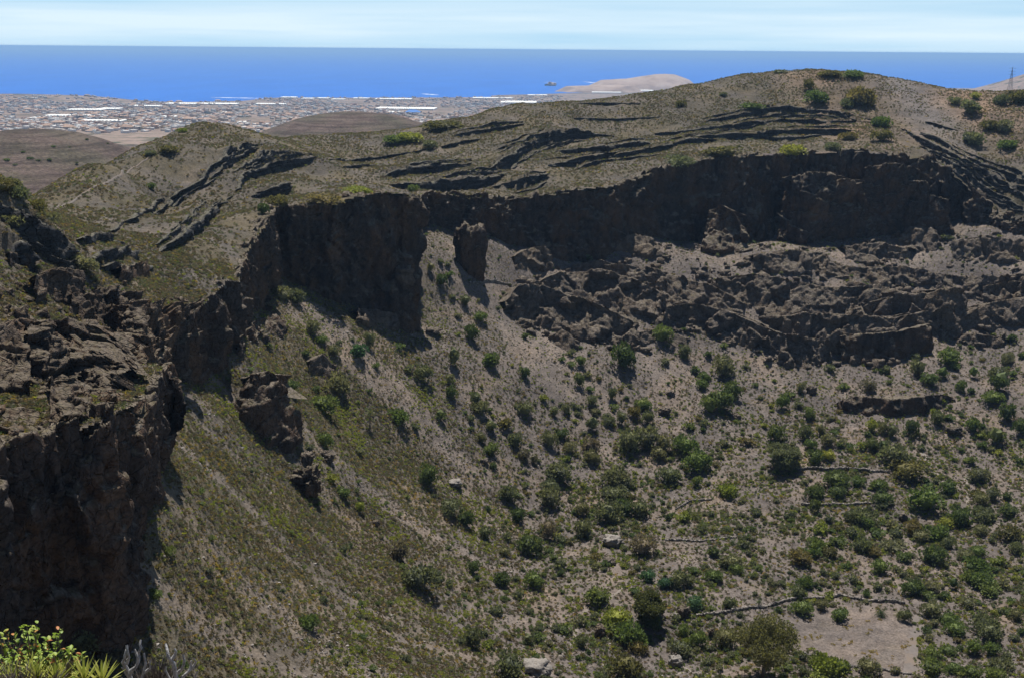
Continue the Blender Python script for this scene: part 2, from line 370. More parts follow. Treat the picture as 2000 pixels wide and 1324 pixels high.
def ledge_offset(xy):
    out = np.zeros(len(xy))
    for pl, H in LEDGE3:
        wd = H*4+6
        lo = pl[:, :2].min(0)-wd; hi = pl[:, :2].max(0)+wd
        ix = np.nonzero((xy[:, 0] > lo[0]) & (xy[:, 0] < hi[0]) & (xy[:, 1] > lo[1]) & (xy[:, 1] < hi[1]))[0]
        if not len(ix): continue
        q = xy[ix]; best = np.full(len(ix), 1e9); sg = np.zeros(len(ix)); pr = np.zeros(len(ix))
        prof = ledge_profile(len(pl))*ledge_wave(pl)
        for i in range(len(pl)-1):
            a, b = pl[i, :2], pl[i+1, :2]; ab = b-a; L2 = ab @ ab
            t = np.clip(((q-a) @ ab)/L2, 0, 1); dv = q-(a+t[:, None]*ab); d = np.linalg.norm(dv, axis=1)
            n = d < best; best = np.where(n, d, best)
            sg = np.where(n, np.sign(ab[0]*(q[:, 1]-a[1])-ab[1]*(q[:, 0]-a[0])), sg)
            pr = np.where(n, prof[i]*(1-t)+prof[i+1]*t, pr)
        side = sg*best
        up = np.exp(-np.maximum(side, 0)/(H*2.2)); dn = np.exp(np.minimum(side, 0)/(H*2.6))
        blend = sstep(-1.0, 1.0, side)
        out[ix] += pr*H*(0.62*up*blend - 0.38*dn*(1-blend))*np.where(best < wd, 1, 0)
    return out

def chutes(p):                        # scree chutes run straight down the inner slope towards the floor
    dx, dy = p[:, 0]-170, p[:, 1]-430; r = np.hypot(dx, dy); a = np.arctan2(dy, dx)
    n = perlin(np.column_stack([a*11+.3*fbm(np.column_stack([p[:, :2]*.02, r*0]), 2), r*.006, r*0+3])) + .4*perlin(np.column_stack([a*31, r*.012, r*0+8]))
    return sstep(.12, .5, n)*sstep(90, 190, r)
def soil_cols(p, kind):
    """base colour of the bare ground by place: mauve-grey scree, ochre dust, dry-grass brown"""
    q = np.stack([p[:, 0], p[:, 1], p[:, 2]*1.5], 1)
    n1 = fbm(q*0.012, 3); n2 = fbm(q*0.05+40, 3)
    scree = np.array([.136,.117,.108]); dust = np.array([.162,.131,.110]); grass = np.array([.090,.078,.052]); ash = np.array([.104,.092,.083])
    if kind == 'L':
        # the left talus carries dry grass; gullies of bare scree run down it; the floor and right talus are bare
        pr = project(p)
        g = sstep(1080, 560, pr[:, 0] + 90*n1 - 0.12*(pr[:, 1]-900))
        g = np.clip(g + 0.45*n2 - 0.05, 0, 1)*0.95
        c = scree + (grass-scree)*g[:, None]
        dd = sstep(0.15, 0.7, n2+0.35*n1)[:, None]; c = c + (dust-c)*dd*0.55
        ch = chutes(p)[:, None]; c = c + (np.array([.168,.142,.125])-c)*ch*.7
    else:
        g = np.clip(0.55+0.7*n2, 0, 1)[:, None]
        c = ash + (grass*0.95-ash)*g
        pr = project(p)
        red = (sstep(1500, 1620, pr[:, 0]+60*n1)*sstep(330, 230, pr[:, 1]+40*n2)*(0.4+0.6*sstep(-.2,.4,n1)))[:, None]
        c = c + (np.array([.19,.135,.10])-c)*red*0.75
        greyer = sstep(90, 0, np.abs(pr[:, 0]-1790-0.9*(pr[:, 1]-200)))[:, None]*sstep(380, 200, pr[:, 1])[:, None]
        c = c + (np.array([.135,.125,.125])-c)*greyer*0.8
        near = sstep(420, 300, p[:, 1])[:, None]; c = c + (np.array([.135,.112,.09])-c)*near*0.6
    return np.clip(c, 0.03, 0.5)

def rough_z(xy):
    q = np.column_stack([xy, np.zeros(len(xy))]); amp = 0.35+0.65*np.clip(xy[:, 1]/700, 0, 1)
    return 1.5*fbm(q*0.03, 3)*amp + 0.55*fbm(q*0.16+5, 3)*amp
def surf_z(xy, kind):
    return tps_eval(U_FIT if kind == 'U' else L_FIT, xy) + (ledge_offset(xy) if kind == 'U' else 0) + rough_z(xy)
T_COLS = np.linspace(-0.80, 0.80, 800)
def terrain(name, fit, d0, d1, rows, keep, kind):
    dd = np.geomspace(d0, d1, rows); T, Y = np.meshgrid(T_COLS, dd); xy = np.stack([(T*Y).ravel(), Y.ravel()], 1)
    k = keep(xy)
    kk = k.reshape(rows, -1)
    # grow the kept set by one cell so that faces at the border survive
    g = kk.copy(); g[1:] |= kk[:-1]; g[:-1] |= kk[1:]; g[:, 1:] |= kk[:, :-1]; g[:, :-1] |= kk[:, 1:]
    use = np.nonzero(g.ravel())[0]
    xy = xy[use]; z = tps_eval(fit, xy)
    if kind == 'U': z = z + ledge_offset(xy)
    p = np.column_stack([xy, z])
    p[:, 2] += rough_z(xy)
    cells = grid_faces(rows, len(T_COLS)); cells = cells[kk.ravel()[cells].any(1) & g.ravel()[cells].all(1)]
    remap = np.full(rows*len(T_COLS), -1); remap[use] = np.arange(len(use))
    o = mesh_obj(name, p, remap[cells], M_SOIL); set_col(o, soil_cols(p, kind)); struct(o)
    return o
terrain('crater_slope_and_floor', L_FIT, 62, 840, 520, lambda xy: inside(POLY_L, xy), 'L')
terrain('crater_rim', U_FIT, 110, 1260, 500, lambda xy: ~inside(POLY_U, xy), 'U')

# ------------------------------------------------------------------ rock faces: lofted between two lines, weathered in 3-D
def rock_face(name, top, base, res, amp=1.0, kind='cliff', mat=None, cap=7.0, skirt=5.0, seed=0, jag=1.5, flute=1.0, inner=None):
    top = np.asarray(top, float); base = np.asarray(base, float)
    s = np.concatenate([[0], np.cumsum(np.linalg.norm(np.diff(0.5*(top+base), axis=0), axis=1))])
    n = max(6, int(s[-1]/res)); t = np.linspace(0, s[-1], n)
    rs = lambda a: np.stack([np.interp(t, s, a[:, k]) for k in range(3)], 1)
    T_, B_ = rs(top), rs(base)
    sm = max(1, int(2.0/res))
    for _ in range(sm):
        for A in (T_, B_): A[1:-1] = 0.25*A[:-2]+0.5*A[1:-1]+0.25*A[2:]
    H = np.linalg.norm(T_-B_, axis=1).mean(); m = max(5, int(H/res))
    tg = np.gradient(0.5*(T_+B_), axis=0); nr = np.stack([tg[:, 1], -tg[:, 0], np.zeros(n)], 1); nr /= np.linalg.norm(nr, axis=1)[:, None]+1e-9
    for _ in range(max(2, int(6/res))): nr[1:-1] = 0.25*nr[:-2]+0.5*nr[1:-1]+0.25*nr[2:]
    nr /= np.linalg.norm(nr, axis=1)[:, None]+1e-9
    rows = []; wts = []
    for c in np.linspace(cap, 0, max(3, int(cap/res/1.3)))[:-1]:
        r = T_ - nr*c; r[:, 2] += -0.1 - 0.3*c; rows.append(r); wts.append(0.35 + 0.3*(1-c/cap))
    for k in range(m+1):
        v = k/m; bl = v**1.25
        r = T_*(1-v)+B_*v
        hx = T_[:, :2]*(1-bl)+B_[:, :2]*bl; r[:, :2] = hx
        rows.append(r); wts.append(1.0 if kind != 'cliff' else 0.8+0.4*math.sin(v*3.1))
    for c in np.linspace(0, skirt, max(2, int(skirt/res/1.5)))[1:]:
        r = B_.copy(); r[:, 2] -= c; rows.append(r); wts.append(0.7)
    V = np.array(rows); Wt = np.array(wts)[:, None]*np.ones(n); N = np.broadcast_to(nr, V.shape).reshape(-1, 3)
    p = V.reshape(-1, 3).copy(); w = Wt.ravel()*amp; so = seed*31.7
    if kind == 'cliff':
        big = fbm(p*np.array([.05,.05,.02])+so, 2)*3.6
        wq = p+fbm(p*.12+so, 2)[:, None]*1.5
        a1, a2, a3 = facets(wq*np.array([.075,.075,.05])+so); b1, b2, b3 = facets(wq*np.array([.19,.19,.13])+so); c1, c2, c3 = facets(wq*np.array([.5,.5,.38])+so)
        fl = ridged(p*np.array([.16,.16,.02])+so+3, 2)*1.1*flute
        disp = big+fl + 3.2*a1+2.2*a2-1.0*(1-sstep(0, .10, a3)) + 1.6*b1+1.3*b2-.5*(1-sstep(0, .12, b3)) + .7*c1+.6*c2
        dz = (2.2*b1+1.2*c1+fbm(p*.1+so+50, 2)*1.2)*jag*np.clip(1.0-1.6*np.abs(np.arange(len(rows))/(len(rows)-1)), 0, 1).repeat(n)
        p += N*(disp*w)[:, None]; p[:, 2] += dz
    elif kind == 'crag':
        a1, a2, a3 = facets(p*.062+so); b1, b2, b3 = facets(p*.19+so); c1, c2, c3 = facets(p*.6+so)
        d = (3.0*fbm(p*.045+so, 2) + 7.5*a1+8*a2-1.6*(1-sstep(0, .08, a3)) + 3.0*b1+3.2*b2-.5*(1-sstep(0, .12, b3)) + .8*c1+1.0*c2)*w
        NN = N*0.75+np.array([0, 0, 0.55]); p += NN*d[:, None]
    else:                             # strata: thin beds, some proud, some eaten back
        zz = p[:, 2]+0.6*fbm(p*0.04+so, 2)
        beds = perlin(np.column_stack([zz*0.0+so, p[:, 0]*.03, zz*0.75]))
        w1, w2, wv = worley(p*np.array([.12,.12,.2])+so)
        b1, b2, b3 = facets(p*np.array([.2,.2,.4])+so)
        d = (1.7*np.sign(beds)*np.abs(beds)**0.5 + 1.6*(wv-0.5) + 1.5*fbm(p*0.08+so, 3) + 1.3*b1+1.4*b2)*w; p[:, 2] += .7*w*b1+.4*w*(wv-.5)
        p += N*d[:, None]
    o = mesh_obj(name, p, grid_faces(len(rows), n)[:, ::-1], mat or M_CLIFF, smooth=False)
    return struct(o)
def zU(xy): return tps_eval(U_FIT, xy) + ledge_offset(xy)
W_ = lambda a, b: (TOP[a:b], BASE[a:b])
rock_face('near_cliff', *W_(0, 12), 0.55, 0.85, seed=1, jag=2.0, flute=1.6)
rock_face('second_cliff', *W_(10, 18), 0.7, 1.0, seed=2, jag=1.4)
rock_face('buttress_cliff', *W_(17, 28), 0.8, 1.25, seed=3, jag=1.8)
rock_face('back_cliff', *W_(26, 37), 0.95, 1.2, seed=4, jag=1.8)
rock_face('right_cliff', *W_(35, 47), 0.95, 1.5, seed=5, jag=2.2)
for i, (pl, H) in enumerate(LEDGE3):
    pr = ledge_profile(len(pl))*ledge_wave(pl); xy = pl[:, :2]
    tg = np.gradient(xy, axis=0); nr = np.stack([tg[:, 1], -tg[:, 0]], 1); nr /= np.linalg.norm(nr, axis=1)[:, None]
    z0 = tps_eval(U_FIT, xy) + ledge_offset(xy)
    top = np.column_stack([xy+nr*1.6, z0+pr*H*0.62*0.5+0.5]); base = np.column_stack([xy+nr*0.9, z0-pr*H*0.55-1.2])
    rock_face('rock_ledge', top, base, 0.8 if H > 2.5 else 1.0, 0.28+0.065*H, 'strata', M_STRATA, cap=2.6, skirt=1.5, seed=20+i)

# ------------------------------------------------------------------ outcrops inside the crater and on the near shoulder
def crag(name, top, base, f=0.5, res=0.9, amp=0.7, kind='crag', mat=None, seed=0, grid='C', cap=None, jag=1.5, flute=1.0):
    n = 24
    a, _ = resample(np.array(top, float), 1.0); b, _ = resample(np.array(base, float), 1.0)
    ra = np.stack([np.interp(np.linspace(0, 1, n), np.linspace(0, 1, len(a)), a[:, k]) for k in (0, 1)], 1)
    rb = np.stack([np.interp(np.linspace(0, 1, n), np.linspace(0, 1, len(b)), b[:, k]) for k in (0, 1)], 1)
    hb = ray_hit(rb[:, 0], rb[:, 1], (grid,)); ha = ray_hit(ra[:, 0], ra[:, 1], (grid,))
    ok = ~(np.isnan(hb[:, 0]) | np.isnan(ha[:, 0])); ra, hb, ha = ra[ok], hb[ok], ha[ok]
    d = hb[:, 1]+(ha[:, 1]-hb[:, 1])*f
    t3 = P(ra[:, 0], ra[:, 1], d)
    c = cap if cap is not None else float(np.mean(ha[:, 1]-d))*0.9+4
    return rock_face(name, t3, hb, res, amp, kind, mat or M_CRAG, cap=c, skirt=4.0, seed=seed, jag=jag, flute=flute)
M_BROWN = rock_material('brown_shoulder_rock', (.032,.025,.021), (.082,.062,.047), (.14,.09,.056), (.15,.122,.092), ledge=(.6, 1.0))
CRAGS = [
 # top line, base line, steepness, roughness, kind
 ([(985,590),(1010,560),(1060,555),(1120,580),(1180,600),(1245,630)],[(985,620),(1020,640),(1080,650),(1130,665),(1190,675),(1250,685)],.4,.62,'crag'),
 ([(1030,560),(1100,530),(1180,530),(1240,545),(1300,575)],[(1010,590),(1090,600),(1170,620),(1240,640),(1310,650)],.55,.6,'crag'),
 ([(1180,520),(1260,520),(1330,540),(1400,560),(1450,590)],[(1200,575),(1270,590),(1330,620),(1400,640),(1450,655)],.55,.6,'crag'),
 ([(1300,600),(1360,590),(1430,610),(1500,640),(1560,660),(1620,665)],[(1290,640),(1360,655),(1430,675),(1500,705),(1560,722),(1630,712)],.35,.68,'crag'),
 ([(1400,545),(1480,535),(1560,550),(1640,560),(1720,555)],[(1400,610),(1480,620),(1560,640),(1640,650),(1720,640)],.55,.62,'crag'),
 ([(1500,620),(1580,610),(1660,615),(1740,620),(1820,605)],[(1510,690),(1580,705),(1660,708),(1740,702),(1810,690)],.35,.66,'crag'),
 ([(1600,515),(1680,520),(1760,520),(1850,535),(1930,540),(2030,535)],[(1600,545),(1680,570),(1760,580),(1850,585),(1930,590),(2040,590)],.55,.6,'crag'),
 ([(1690,590),(1760,575),(1820,570),(1860,560),(1900,570)],[(1700,640),(1760,635),(1810,660),(1845,672),(1880,640)],.3,.6,'crag'),
 ([(1840,620),(1900,600),(1960,585),(2030,575),(2100,570)],[(1850,675),(1900,660),(1960,640),(2030,632),(2100,630)],.4,.65,'crag'),
 ([(1870,655),(1910,650),(1960,660)],[(1870,672),(1915,680),(1965,676)],.3,.4,'crag'),
 ([(1250,650),(1290,640),(1340,660)],[(1245,680),(1290,665),(1345,690)],.6,.4,'crag'),
 ([(1920,560),(1980,545),(2060,548)],[(1920,600),(1980,605),(2060,600)],.35,.6,'crag'),
 ([(1080,655),(1100,645),(1130,665)],[(1075,675),(1100,690),(1130,690)],.4,.4,'crag'),
 ([(1530,350),(1580,335),(1640,338),(1690,352),(1730,380)],[(1518,470),(1580,478),(1640,472),(1690,466),(1742,458)],.3,.8,'crag'),
 ([(1690,330),(1740,318),(1790,325),(1830,350)],[(1690,455),(1740,466),(1790,463),(1848,455)],.3,.8,'crag'),
 ([(1385,410),(1405,398),(1430,415),(1455,450)],[(1368,488),(1405,498),(1430,498),(1468,492)],.35,.6,'crag'),
 ([(1790,395),(1820,380),(1850,395)],[(1778,462),(1820,472),(1866,460)],.35,.55,'crag'),
 ([(1470,500),(1540,490),(1620,495)],[(1470,530),(1540,536),(1620,532)],.4,.55,'crag'),
 ([(1650,480),(1720,474),(1780,485)],[(1650,512),(1720,516),(1780,516)],.4,.5,'crag'),
 ([(1860,470),(1920,460),(2000,470)],[(1860,510),(1920,516),(2000,512)],.4,.5,'crag'),
 ([(1120,515),(1170,508),(1220,520)],[(1120,545),(1170,548),(1220,550)],.4,.45,'crag'),
 ([(1640,655),(1700,650),(1760,645),(1815,630)],[(1640,705),(1700,712),(1760,702),(1820,688)],.2,.75,'cliff'),
 ([(1635,785),(1660,772),(1700,775),(1740,778),(1800,772),(1840,770),(1862,776)],[(1635,795),(1660,806),(1700,814),(1740,815),(1800,812),(1840,798),(1865,786)],.2,.8,'cliff'),
 ([(470,765),(495,725),(510,735),(530,722),(560,755),(590,815)],[(455,800),(480,845),(500,858),(530,872),(560,878),(585,865)],.3,.5,'crag'),
 ([(1760,460),(1790,440),(1825,448),(1845,470)],[(1755,480),(1790,492),(1825,492),(1850,485)],.4,.5,'crag'),
 ([(1005,500),(1030,485),(1055,482),(1075,490)],[(1005,525),(1030,532),(1055,535),(1078,525)],.3,.45,'crag'),
 ([(1205,470),(1240,458),(1270,462),(1290,480)],[(1200,500),(1240,496),(1270,505),(1295,500)],.4,.5,'crag'),
 ([(470,660),(500,625),(530,615),(560,625)],[(465,700),(500,690),(530,660),(560,660)],.6,.45,'crag'),
 ([(605,705),(630,690),(660,710)],[(600,735),(630,740),(660,745)],.4,.4,'crag'),
 ([(690,610),(730,600),(770,615),(800,630)],[(690,635),(730,640),(770,645),(800,650)],.5,.5,'crag'),
]
SHOULDER = [
 ([(50,640),(130,622),(200,640),(250,680)],[(50,740),(130,752),(200,772),(252,786)],.55,1.0),
 ([(95,742),(150,732),(200,752),(245,775)],[(95,832),(135,838),(200,812),(250,792)],.45,.95),
 ([(225,600),(290,588),(350,598),(395,588)],[(232,690),(275,735),(300,700),(350,640)],.55,.9),
 ([(140,575),(200,565),(262,582)],[(140,640),(200,652),(258,685)],.55,.9),
 ([(-30,680),(10,668),(60,680)],[(-30,760),(10,765),(60,770)],.55,.8),
 ([(-20,640),(40,620),(110,640),(170,690)],[(-20,690),(40,680),(100,715),(160,760)],.45,.5),
 ([(60,545),(100,530),(140,545),(165,570)],[(60,590),(95,585),(130,600),(165,610)],.4,.45),
 ([(90,530),(120,520),(155,535)],[(85,575),(120,570),(160,575)],.3,.35),
 ([(190,560),(240,570),(290,590)],[(190,590),(240,605),(285,625)],.4,.45),
 ([(130,640),(180,630),(220,650),(250,680)],[(120,690),(170,690),(210,710),(240,720)],.5,.5),
 ([(80,750),(130,735),(180,755),(225,775)],[(60,805),(120,812),(175,798),(225,795)],.5,.5),
 ([(0,720),(20,715),(35,725)],[(0,745),(20,748),(35,745)],.3,.35),
 ([(215,690),(245,700),(268,730)],[(205,730),(235,748),(262,768)],.5,.45),
 ([(0,800),(40,790),(90,800)],[(0,845),(40,845),(90,838)],.5,.45),
 ([(250,610),(300,605),(340,625)],[(245,650),(290,660),(330,650)],.5,.4),
]
for i, (a, b, f, am) in enumerate(SHOULDER):
    crag('rock_outcrop', a, b, f, 0.5, am*0.75, 'crag', M_BROWN, seed=210+i, grid='U', cap=3.0)
for i, (a, b, f, am, kd) in enumerate(CRAGS):
    crag('rock_outcrop', a, b, f, 0.85, am, kd, (M_CLIFF if a[0][0] < 600 or (a[0][0] > 1380 and a[0][1] < 420) else M_CRAG) if kd == 'crag' else M_CLIFF, seed=60+i, jag=0.8)
for i, (a, b) in enumerate((([(20,490),(40,488),(62,495)],[(20,522),(40,528),(64,525)]),([(230,525),(260,515),(290,512)],[(230,545),(260,540),(292,532)]))):
    crag('rock_outcrop', a, b, .2, 0.6, .3, 'crag', M_CLIFF, seed=110+i, grid='U')
POLY_U2 = np.vstack([off_line(TOP[:, :2], 3.0), CLOSE])
_HULLS = []
def hulls():
    if not _HULLS:
        r_ = np.random.default_rng(99)
        for i in range(36):
            u = r_.normal(size=(r_.integers(9, 15), 3)); u /= np.linalg.norm(u, axis=1)[:, None]; bx = r_.uniform(3, 7); u = u*((np.abs(u)**bx).sum(1)**(-1/bx))[:, None]*r_.uniform(.82, 1.1, (len(u), 1))
            bm = bmesh.new(); [bm.verts.new(q) for q in u]; bmesh.ops.convex_hull(bm, input=bm.verts)
            for v in [v for v in bm.verts if not v.link_faces]: bm.verts.remove(v)
            bmesh.ops.triangulate(bm, faces=bm.faces); bm.verts.index_update()
            _HULLS.append((np.array([v.co[:] for v in bm.verts]), np.array([[q.index for q in f.verts] for f in bm.faces]))); bm.free()
    return _HULLS
def lumps(name, poly, kind, n, size, mat, seed, clip=None, emb=1.0):
    """angular joint blocks weathered out of the slope, joined: too many and too broken to count"""
    r_ = np.random.default_rng(seed); h = ray_hit(np.array([a for a, b in poly], float), np.array([b for a, b in poly], float), (kind,)); pl = h[:, :2]
    lo, hi = pl.min(0), pl.max(0); xy = r_.uniform(lo, hi, (n*14, 2)); xy = xy[inside(pl, xy)]
    if clip is not None: xy = xy[clip(xy)]
    nn_ = fbm(np.column_stack([xy*.03, xy[:, 0]*0+seed]), 3); xy = xy[r_.random(len(xy)) < np.clip(.22+1.5*nn_, .03, 1)][:n]; z = surf_z(xy, kind)
    V, Fc, b = [], [], 0; hl = hulls()
    for i in range(len(xy)):
        s = size[0]+(size[1]-size[0])*r_.random()**2.6
        for j in range(1+int(4*(s/size[1]) > 1)+2*int(s > .5*size[1])):
            v, f = hl[r_.integers(0, len(hl))]; sj = s*(1 if j == 0 else r_.uniform(.4, .8)); an = r_.normal()*.6; tl = r_.normal()*.25
            v = v*sj*np.array([r_.uniform(.8, 1.5), r_.uniform(.7, 1.1), r_.uniform(.6, 1.1)])
            v = v @ np.array([[math.cos(an), -math.sin(an), 0], [math.sin(an), math.cos(an), 0], [0, 0, 1]]); v[:, 2] += tl*v[:, 0]
            V.append(v+np.array([xy[i, 0], xy[i, 1], z[i]-.15*s+emb])+(0 if j == 0 else r_.normal(size=3)*s*np.array([.8, .5, .25]))); Fc.append(f+b); b += len(v)
    return struct(mesh_obj(name, np.vstack(V), np.vstack(Fc), mat, smooth=False))
BAND = [(985,612),(1000,560),(1050,528),(1170,515),(1300,505),(1420,512),(1560,505),(1700,512),(1850,520),(2130,515),(2130,640),(1960,676),(1880,676),(1820,694),(1700,718),(1560,728),(1490,710),(1420,676),(1345,655),(1270,690),(1200,684),(1120,672),(1030,650)]
lumps('rock_blocks', BAND, 'L', 620, (.6, 4.2), M_CRAG, 5, None, 1.2)
lumps('rock_blocks', [(1010,500),(1210,500),(1300,478),(1480,484),(1620,466),(1760,458),(1900,455),(2100,470),(2100,530),(1850,530),(1600,520),(1300,515),(1060,540)], 'L', 330, (.4, 2.6), M_CRAG, 15, None, .3)
SHLD = [(-40,560),(40,530),(150,540),(300,560),(400,560),(445,550),(400,600),(320,660),(310,720),(270,780),(200,812),(120,835),(0,865),(-60,870)]
lumps('rock_blocks', SHLD, 'U', 260, (.3, 2.2), M_BROWN, 6, lambda xy: ~inside(POLY_U2, xy), .2)

# ------------------------------------------------------------------ single boulders
def boulder_mesh(name, sx, sy, sz, seed, boxy=3.0, sub=4, rough=0.16, tilt=0.0):
    bm = bmesh.new(); bmesh.ops.create_icosphere(bm, subdivisions=sub, radius=1.0)
    v = np.array([x.co[:] for x in bm.verts]); f = np.array([[q.index for q in x.verts] for x in bm.faces]); bm.free()
    r = (np.abs(v)**boxy).sum(1)**(-1/boxy); v = v*r[:, None]
    n = v/np.linalg.norm(v, axis=1)[:, None]
    a1, a2, a3 = facets(v*1.3+seed*7.7); b1, b2, b3 = facets(v*3.2+seed*3.3)
    v = v + n*(rough*(2.2*a1+3.2*a2-.7*(1-sstep(0, .1, a3))+.9*b1+1.2*b2))[:, None]
    v[:, 2] += tilt*v[:, 0]
    v = v*np.array([sx, sy, sz]) + np.array([0, 0, sz*0.72])
    return v, f
def boulder(px, py, wpx, hpx, label, seed, mat=None, boxy=3.0, tilt=0.0, sub=4, rough=.16, name='boulder', cat='boulder', depth=0.9):
    h = ray_hit(np.array([px], float), np.array([py], float), ('C',))[0]
    rng = np.linalg.norm(h-np.array([0, 0, CAM_Z])); w = wpx/F_PX*rng; hh = hpx/F_PX*rng
    v, f = boulder_mesh(name, w/2, w/2*depth, hh/2/0.9, seed, boxy, sub, rough, tilt)
    o = mesh_obj(name, v, f, mat or M_CRAG, smooth=False); o.location = h
    o.rotation_euler = (0, 0, 0.4*math.sin(seed*2.1))
    tag(o, label, cat); return o
k = NM('pale_stone', .9, .2); k.color(k.ramp(k.noise(0.9, 5), [(.3, (.16,.145,.13)), (.6, (.27,.245,.215)), (.75, (.22,.17,.125))])); k.bump(k.noise(1.6, 4), .8, .5); M_PALE = k.m
boulder(921,531,56,92,'tall free-standing rock pillar with pale flat top below the back cliff',1,M_CLIFF,3.4,-.1,5,.09,'rock_pillar','rock',0.8)
boulder(1195,1066,34,20,'flat-topped pale overhanging boulder beside a dark round shrub on crater floor',2,M_PALE,3,.1)
boulder(1188,1104,22,14,'rust-tinted boulder just below the flat overhanging boulder',3,M_CRAG)
boulder(1334,1203,20,20,'upright dark boulder at left end of the field wall',4,M_CRAG)
boulder(1320,1210,13,11,'small rounded boulder leaning against the upright boulder by field wall',5,M_PALE)
boulder(1318,1302,24,18,'light grey boulder beside the curved garden path, bottom of photo',6,M_PALE)
boulder(1046,1318,44,22,'broad pale flat slab at bottom edge of photo, right of big grey bush',7,M_PALE,3.5)
boulder(1172,1240,18,20,'brown boulder in the scrub left of the foot path',8,M_CRAG)
boulder(1389,1242,12,12,'dark boulder between shrubs just left of the wide-crowned tree',9,M_CRAG)
boulder(1763,1017,13,13,'dark split boulder among shrubs on crater floor, right of the terraces',10,M_CRAG)
boulder(1862,846,22,14,'low grey boulder on the grassy slope right of the low dark cliff',11,M_CRAG)
boulder(1438,818,14,10,'small grey boulder on bare scree below the dense dark bushes',12,M_CRAG)
boulder(1309,775,14,11,'grey boulder in the stony strip of mid-slope scree',13,M_CRAG)
boulder(1298,808,18,12,'larger grey boulder at foot of the stony scree strip',14,M_CRAG)
boulder(945,910,16,10,'grey boulder beside a dark shrub on grassy left slope',15,M_CRAG)
boulder(888,947,24,10,'low pale slab on grassy slope right of a dark round bush',16,M_PALE)
boulder(735,1030,12,11,'small grey boulder above the greyish round bush on grassy slope',17,M_CRAG)
boulder(845,655,26,12,'rough boulder on pale scree below the big rock buttress',18,M_CRAG)
boulder(1585,770,16,14,'grey angular boulder beside left end of the low dark cliff',19,M_CRAG)
boulder(985,472,24,20,'small dark rock standing at foot of the back cliff right of the pillar',20,M_CLIFF,4)
boulder(1131,508,20,26,'narrow rock standing at the foot of the back cliff shadow',21,M_CLIFF,4)
boulder(600,962,44,40,'dark hollow rock with a cave-like recess on the grassy slope',22,M_CLIFF,3.2,0,5,.28,'cave_rock','rock',.8)
boulder(598,905,30,22,'rough boulder just above the hollow cave-like rock',23,M_CRAG,3,.2)
boulder(640,900,24,16,'slanted rock right of the crag on left slope',24,M_CRAG,3,-.3)
boulder(790,605,34,36,'orange-brown rock block leaning on foot of the big buttress',25,M_CRAG,3.5)

HAZE = 3.0e-5
# ================================================================== far land, sea, islands, town, haze
def coast_d(px):                       # forward distance of the shoreline by photo column
    a = np.array([(-900,191),(0,191),(250,196),(330,200.5),(420,199),(500,197),(560,191),(800,191),(955,190),(965,186),(1050,184),(1130,181),(1200,177),(1340,173.5),(1500,172),(1800,170),(2000,172),(3000,182)], float)
    y = np.interp(px, a[:, 0], a[:, 1]); D = rays(px, y); return -CAM_Z/D[..., 2]*D[..., 1]
def far_z(xy):
    x, y = xy[:, 0], xy[:, 1]
    z = np.where(y < 3000, 200+(3000-y)*.04, 200-(y-3000)*.0318)
    pxx = 1000 + F_PX*x/(y*1.0)/1.0
    q = np.column_stack([xy*0.0016, np.zeros(len(xy))])
    z = z + 9*fbm(q*1.0, 3)*np.clip((y-1500)/2500, 0.1, 1)*np.clip((9500-y)/5000, .15, 1)
    def bump(px, d, sx, sy, amp, pw=1.0):
        cx = (px-1000)/F_PX*d*1.03
        return amp*np.exp(-(((x-cx)/sx)**2+((y-d)/sy)**2)**pw)
    z = z + bump(140, 1300, 165, 200, 59) + bump(-40, 1250, 200, 160, 24) + bump(690, 2000, 190, 260, 76) + bump(560, 1950, 120, 200, 14) + bump(850, 2100, 160, 200, 26)
    z = z + bump(60, 8300, 620, 700, 62) + bump(230, 8600, 330, 300, 22) + bump(620, 9000, 300, 200, 10)
    z = z + bump(2085, 8000, 800, 1000, 430, .7) + bump(1010, 9900, 230, 220, 36)
    px = 1000 + (x/np.maximum(y, 1))*F_PX*0.966
    dc = coast_d(px)
    e = sstep(250, -150, y-dc)
    shore = np.minimum(z, 4+0.035*np.maximum(dc-y, 0)+z*0.0)
    z = np.where(y > dc-2500, np.maximum(np.minimum(z, 3+0.03*np.maximum(dc-y, 0)+ (bump(60,8300,620,700,62)+bump(230,8600,330,300,22)+bump(1010,9900,230,220,36)+bump(2085,8000,800,1000,430,.7))), 2.5), z)
    return z*e - 14*(1-e)
k = NM('dry_coastal_plain', .95, .1)
c = k.ramp(k.noise(.0021, 6, .65), [(.3, (.09,.08,.065)), (.45, (.19,.145,.118)), (.58, (.25,.19,.155)), (.72, (.13,.11,.09))])
c = k.mix(k.ramp(k.noise(.011, 4, .6), [(.56, 0), (.63, 1)]), c, (.055,.065,.035))
c = k.mix(1.0, c, k.ramp(k.noise(.05, 4, .7), [(.3, .6), (.5, 1), (.7, 1.35)]), 'MULTIPLY')
k.color(c); M_PLAIN = k.m
k = NM('outer_hill_soil', .95, .1)
c = k.ramp(k.noise(.02, 6, .7), [(.35, (.075,.054,.046)), (.5, (.112,.083,.07)), (.66, (.095,.078,.055))])
c = k.mix(k.ramp(k.noise(.006, 4, .6), [(.46, 0), (.6, 1)]), c, (.08,.07,.05))
st = k.noise(1.0, 3, .6, stretch=(.01, .01, .35)); c = k.mix(1.0, c, k.ramp(st, [(.38, .66), (.5, 1), (.62, 1.25)]), 'MULTIPLY')
c = k.mix(1.0, c, k.ramp(k.noise(.25, 3, .7), [(.32, .55), (.5, 1), (.68, 1.3)]), 'MULTIPLY')
k.color(c); k.bump(k.noise(.22, 4, .7), .9, 3.0); M_HILL = k.m
tt = np.linspace(-.85, .85, 620)
